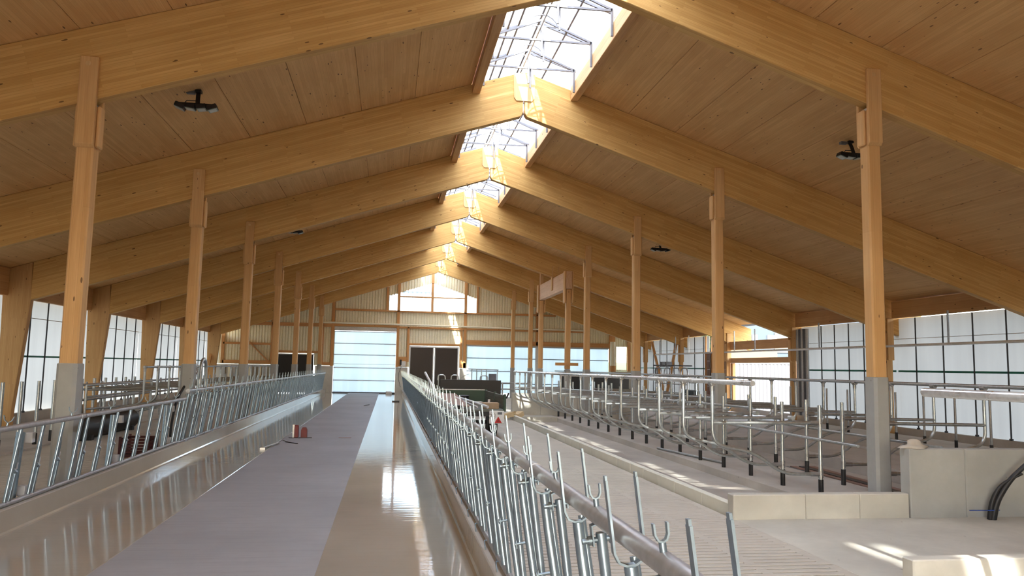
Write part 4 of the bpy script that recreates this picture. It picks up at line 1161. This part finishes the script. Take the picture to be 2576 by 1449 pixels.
# wooden blocks at the kerb end
for j, (x, y, a) in enumerate(((4.25, 27.6, .3), (4.45, 28.1, -.2), (4.72, 28.0, .9))):
    o = MB().obox((x, y, ZW + .17), (math.cos(a), math.sin(a), .25), (-math.sin(a), math.cos(a), 0), (-.25, 0, 1), .20, .12, .08).build('timber_block', M['pale_wood'], off=(x, y, ZW)); tag(o, '%s pale timber block from the left, lying at the far end of the kerb' % ORD[j], 'block')
o = MB().tube([(4.85, 25.8, ZBED + .05), (5.0, 25.4, ZBED + .07), (5.15, 25.0, ZBED + .05), (5.1, 24.6, ZBED + .04)], .05, 8).build('hose_coil', M['grey_dark'], off=(5, 25, ZBED)); tag(o, 'short dark hose piece lying in the cubicle bed near the far ledge', 'hose')
# black gates
t = thing('black_gate', 'wide black panel gate with bent tube handles behind the trailer', 'gate', (3.1, 29.0, ZW))
MB().box(1.90, 4.20, 28.97, 29.03, .12, 1.285, .008).build('panel', M['black_panel'], t)
for x in (1.93, 4.17): MB().box(x - .03, x + .03, 28.94, 29.06, ZW - .02, .12).build('leg', M['grey_dark'], t)
for x in (1.95, 2.45, 3.55):
    MB().tube(fillet([(x - .14, 29.05, 1.25), (x - .13, 29.05, 1.45), (x + .13, 29.05, 1.45), (x + .15, 29.05, 1.25)], .09, 4), .022, 8).build('handle', M['steel'], t)
MB().tube(fillet([(1.83, 28.92, .1), (1.83, 28.92, 1.46)], .05, 2), .022, 8).build('side_tube', M['steel'], t)
o = MB().tube(arc((3.2, 30.2, .95), (1, 0, 0), (0, 0, 1), .55, PI * .55, PI, 8), .01, 6).build('loose_cable', M['steel_dull'], off=(3, 30.2, .9)); tag(o, 'thin cable curving above the black gate', 'cable')
t = thing('crowd_rail', 'small rail of thin tubes standing behind the black gate', 'frame', (3.9, 31.5, ZW))
for x in (3.35, 3.55, 3.75, 3.95, 4.40): MB().tube([(x, 31.5, ZW), (x, 31.5, 1.68)], .02, 8).build('upright', M['steel'], t)
MB().tube([(3.2, 31.5, 1.69), (4.45, 31.5, 1.66)], .022, 8).build('top_tube', M['steel'], t)
MB().box(4.05, 4.36, 31.45, 31.55, 1.15, 1.5).build('dark_box', M['grey_dark'], t)
t = thing('crossing_rail', 'two horizontal rails between the black gate and the first cubicle', 'rail', (4.6, 29.4, .8))
for z in (1.18, .95): MB().tube([(4.22, 29.3, z), (5.4, 29.45, z)], .025, 8).build('tube', M['steel_dull'], t)
MB().tube([(4.3, 29.3, ZW), (4.3, 29.3, 1.2)], .03, 8).build('post', M['steel_dull'], t)
for j, (xa, xb, za, zb, lab) in enumerate(((9.0, 10.4, .45, 1.36, 'left'), (10.7, 12.7, .58, 1.33, 'right'))):
    t = thing('black_gate', '%s black panel gate far back behind the cubicles' % lab, 'gate', ((xa + xb) / 2, 40.0, ZW))
    MB().box(xa, xb, 39.97, 40.03, za, zb, .008).build('panel', M['black_panel'], t)
    MB().box(xa, xb, 39.95, 40.05, zb, zb + .05).build('top_cap', M['steel_dull'], t)
    for x in (xa + .04, xb - .04): MB().box(x - .04, x + .04, 39.94, 40.06, ZW - .03, za).build('leg', M['steel_dull'], t)
t = thing('black_gate', 'low black panel far back under the boards behind the cubicles', 'gate', (10.5, 36.2, ZW))
MB().box(9.3, 12.0, 36.17, 36.23, ZW - .02, .5, .008).build('panel', M['black_panel'], t)
o = MB().box(9.9, 12.6, 37.2, 38.6, .52, .66, .01).build('plank_stack', M['concrete_dark'], off=(11, 38, .5)); tag(o, 'grey stack of planks on the black panels far back', 'planks')
for x in (10.1, 12.4): 
    MB().box(x - .08, x + .08, 37.3, 38.5, ZW - .03, .518).build('trestle', M['steel_dull'], o, off=(11, 38, .5))
# handling stand in the open bay
t = thing('handling_stand', 'dark tubular cattle handling stand near the open bay', 'stand', (13.4, 35.0, ZC))
for y in (33.2, 34.2, 35.4, 36.6):
    MB().tube(fillet([(13.3, y, ZC), (13.3, y, 1.9), (13.3, y + .8, 1.9), (13.3, y + .8, ZC)], .3, 5), .03, 8).build('hoop', M['steel_dull'], t)
for z in (.75, 1.15, 1.5): MB().tube([(13.25, 33.1, z), (13.25, 37.4, z)], .02, 8).build('rail', M['steel_dull'], t)
MB().tube([(13.25, 32.6, 2.0), (13.25, 37.6, 2.02)], .03, 8).build('top_tube', M['grey_dark'], t)
MB().tube(arc((13.25, 37.2, 1.72), (0, 1, 0), (0, 0, 1), .17, 0, 2 * PI, 14), .03, 6).build('ring', M['grey_dark'], t)
for y, w_ in ((36.0, .3), (35.4, .2)): MB().box(13.1, 13.4, y, y + w_, 1.95, 2.2, .02).build('motor', M['grey_dark'], t)
t = thing('ladder_rack', 'silver tubular rack with shelves in front of the board panel', 'rack', (14.4, 35.8, ZC))
for y in (34.9, 35.7, 36.6): MB().tube([(14.4, y, ZC), (14.4, y, 1.55)], .025, 8).build('upright', M['steel'], t)
for z in (.5, .85, 1.2, 1.5): MB().tube([(14.4, 34.8, z), (14.4, 36.7, z)], .022, 8).build('rung', M['steel'], t)
MB().box(14.3, 14.6, 34.95, 36.55, .52, .82).build('dark_bin', M['black'], t)
MB().tube([(15.6, 35.9, 3.5), (15.55, 35.95, 2.0), (15.6, 35.8, .6)], .02, 6).build('hanging_cable', M['black'], None, off=(15.6, 35.9, .6))
tag(bpy.data.objects['hanging_cable'], 'pair of black cables hanging in front of the board panel', 'cable')
MB().tube([(15.62, 35.6, 3.5), (15.58, 35.65, 2.0), (15.62, 35.6, .6)], .025, 6).build('cable_strand', M['black'], bpy.data.objects['hanging_cable'], off=(15.6, 35.9, .6))

# ------------------------------------------------------------------ flood lights
def flood(x, y, lab, rot=0.0):
    z0 = deck_z(x)
    t = thing('flood_light', lab, 'lamp', (x, y, z0), 'roof flood lights')
    t.rotation_euler = (0, 0, rot)
    def B(m, nm, mat, par=t): 
        me = m.mesh(nm, M[mat]); o = inst(nm, me, par); return o
    B(MB().box(-.05, .05, -.06, .06, -.05, -.005), 'mount', 'black')
    B(MB().strap([(0, .0, -.03), (.01, -.06, -.16), (.02, -.10, -.30)], (1, 0, 0), .07, .02), 'arm', 'black')
    B(MB().box(-.20, -.06, -.03, .05, -.07, -.02), 'junction_box', 'grey_dark')
    B(MB().box(-.30, .34, -.18, -.06, -.34, -.29), 'crossbar', 'black')
    B(MB().tube([(-.02, -.08, -.22), (-.16, -.10, -.23), (-.20, -.10, -.28), (-.10, -.12, -.33)], .008, 6), 'cable', 'black')
    for i, xx in enumerate((-.255, -.085, .10, .275)):
        tl = (-.42, -.12, .16, .40)[i]
        hd = empty('lamp_head'); hd.parent = t; hd.location = (xx, -.13, -.36); hd.rotation_euler = (-.18, -tl * .9, 0)
        bpy.data.objects.remove(hd)
        c, s_ = math.cos(-tl * .9), math.sin(-tl * .9)
        def rot_(m):
            m.v = [(xx + vx * c + vz * s_, -.13 + vy, -.355 + (-vx * s_ + vz * c)) for vx, vy, vz in m.v]; return m
        h = B(rot_(MB().box(-.082, .082, -.09, .09, -.03, .05, .01)), 'lamp_head', 'black')
        B(rot_(MB().box(-.076, .076, -.084, .084, -.036, -.0305)), 'lamp_rim', 'lamp_green', h)
        B(rot_(MB().box(-.058, .058, -.064, .064, -.040, -.0365)), 'lamp_glass', 'lamp_glass', h)
    return t
flood(-3.42, 13.6, 'black four-head flood light under the left roof near the first left post')
flood(9.02, 13.9, 'black four-head flood light under the right roof behind the first right post', .0)
flood(9.32, 25.9, 'black four-head flood light under the right roof in the third bay')
flood(-3.35, 26.3, 'small far flood light under the left roof peeking below a rafter')

# ------------------------------------------------------------------ outside
gr = MB(); vs, fs = [], []
for i in range(13):
    for j in range(9):
        vs.append((22 + i * 4, 52 + j * 5, -.72 + .22 * j * (1 + .2 * math.sin(i * 1.1)) * 1.6))
for i in range(12):
    for j in range(8):
        a = i * 9 + j; fs.append((a, a + 9, a + 10, a + 1))
gr.add(vs, fs, True)
o = gr.build('grass_slope', plain('grass', (.045, .075, .008), .9)); struct(o, 'bright green grassy slope outside the open bay')
t = thing('house', 'pale blue rendered house seen through the open bay', 'house', (32, 62, -.7))
MB().box(24.5, 40, 60, 70, -.7, 8.2).build('walls', plain('house_blue', (.038, .055, .078), .8), t)
MB().box(31.6, 40, 59.9, 59.99, 3.4, 5.05).build('lower_wall', plain('house_cream', (.065, .075, .068), .8), t)
for a, b in ((29.6, 30.1), (30.95, 31.6 + .2), (33.0, 34.0)):
    f_ = MB().box(a, b, 59.86, 59.95 if a < 31 else 59.89, 4.25, 4.85).build('window', M['grey_dark'], t)
    MB().box(a + .08, b - .08, 59.84, 59.855, 4.32, 4.78).build('pane', plain('pane_blue', (.16, .22, .30), .2), f_, off=tuple(t.location))
MB().box(24, 40.5, 59.5, 70.5, 8.2, 8.5).build('roof', M['grey_dark'], t)
t = thing('container', 'white corrugated shipping container standing in the yard', 'container', (22.5, 41, -.7))
m = MB(); x = 19.3
while x < 26.4:
    m.add([(x, 41.0, -.6), (x, 41.0, 2.25), (x + .10, 41.0, 2.25), (x + .10, 41.0, -.6), (x + .13, 41.04, 2.25), (x + .13, 41.04, -.6), (x + .20, 41.04, 2.25), (x + .20, 41.04, -.6), (x + .23, 41.0, 2.25), (x + .23, 41.0, -.6)],
          [(0, 3, 2, 1), (3, 5, 4, 2), (5, 7, 6, 4), (7, 9, 8, 6)]); x += .23
m.build('corrugated_side', plain('container_white', (.09, .092, .10), .6), t)
MB().box(19.3, 26.4, 41.06, 43.4, -.6, 2.24).build('body', M['white_frame'], t)
for z in (-.68, 2.25): MB().box(19.25, 26.45, 40.97, 43.45, z, z + .09).build('rail', M['white_frame'], t)
for x in (19.25, 26.45): MB().box(x - .06, x + .06, 40.96, 41.08, -.68, 2.3).build('corner_post', M['white_frame'], t)
o = MB().box(18.2, 22.0, 41.4, 42.2, 2.345, 3.02, .02).build('lumber_stack', plain('fresh_timber', (.11, .08, .042), .7), off=(20, 41.8, 2.345)); tag(o, 'pale beam lying on the white container outside', 'beam')
def bush(name, x, y, z, r, h, lab, col, n=900):
    t = thing(name, lab, 'tree' if h > 2 else 'bush', (x, y, z))
    MB().tube([(x, y, z), (x + .1, y, z + h * .6)], .08 if h > 2 else .03, 7).build('trunk', M['rust_board'], t)
    m = MB()
    for i in range(n):
        a, b, c = random.gauss(0, 1), random.gauss(0, 1), random.gauss(0, 1)
        d = math.sqrt(a * a + b * b + c * c) + 1e-6; k_ = random.uniform(.45, 1.0)
        p = Vector((x + a / d * r * k_, y + b / d * r * k_, z + h * .62 + c / d * h * .40 * k_))
        u = Vector((random.gauss(0, 1), random.gauss(0, 1), random.gauss(0, 1))).normalized() * random.uniform(.1, .22) * (r ** .5)
        v = u.orthogonal().normalized() * u.length * .45
        m.add([p - u, p + v, p + u, p - v], [(0, 1, 2, 3)])
    o = m.build('foliage', plain(name + '_leaf', col, .8), t); o['kind'] = 'stuff'
bush('garden_tree', 22.6, 54.5, -.7, 2.2, 7.0, 'leafy green tree outside above the board panel', (.16, .26, .05))
bush('yard_bush', 20.3, 46, -.7, 1.0, 1.9, 'round green bush outside below the grass slope', (.10, .17, .05), 700)
t = thing('neighbour_barn', 'pale blue striped barn seen through the gable window', 'barn', (-1, 90, -.7))
m = MB(); x = -6
while x < 4.4:
    m.box(x, x + .35, 89.9, 90.0, -.7, 10.3); x += .5
m.build('cladding_ribs', plain('barn_rib', (.17, .21, .245), .7), t)
MB().box(-6, 4.4, 90, 100, -.7, 10.3).build('walls', plain('barn_blue', (.10, .14, .17), .7), t)
MB().prism([(-6.4, 10.3), (4.8, 10.3), (-.8, 12.6)], 89.6, 100.4).build('roof', M['white_frame'], t)
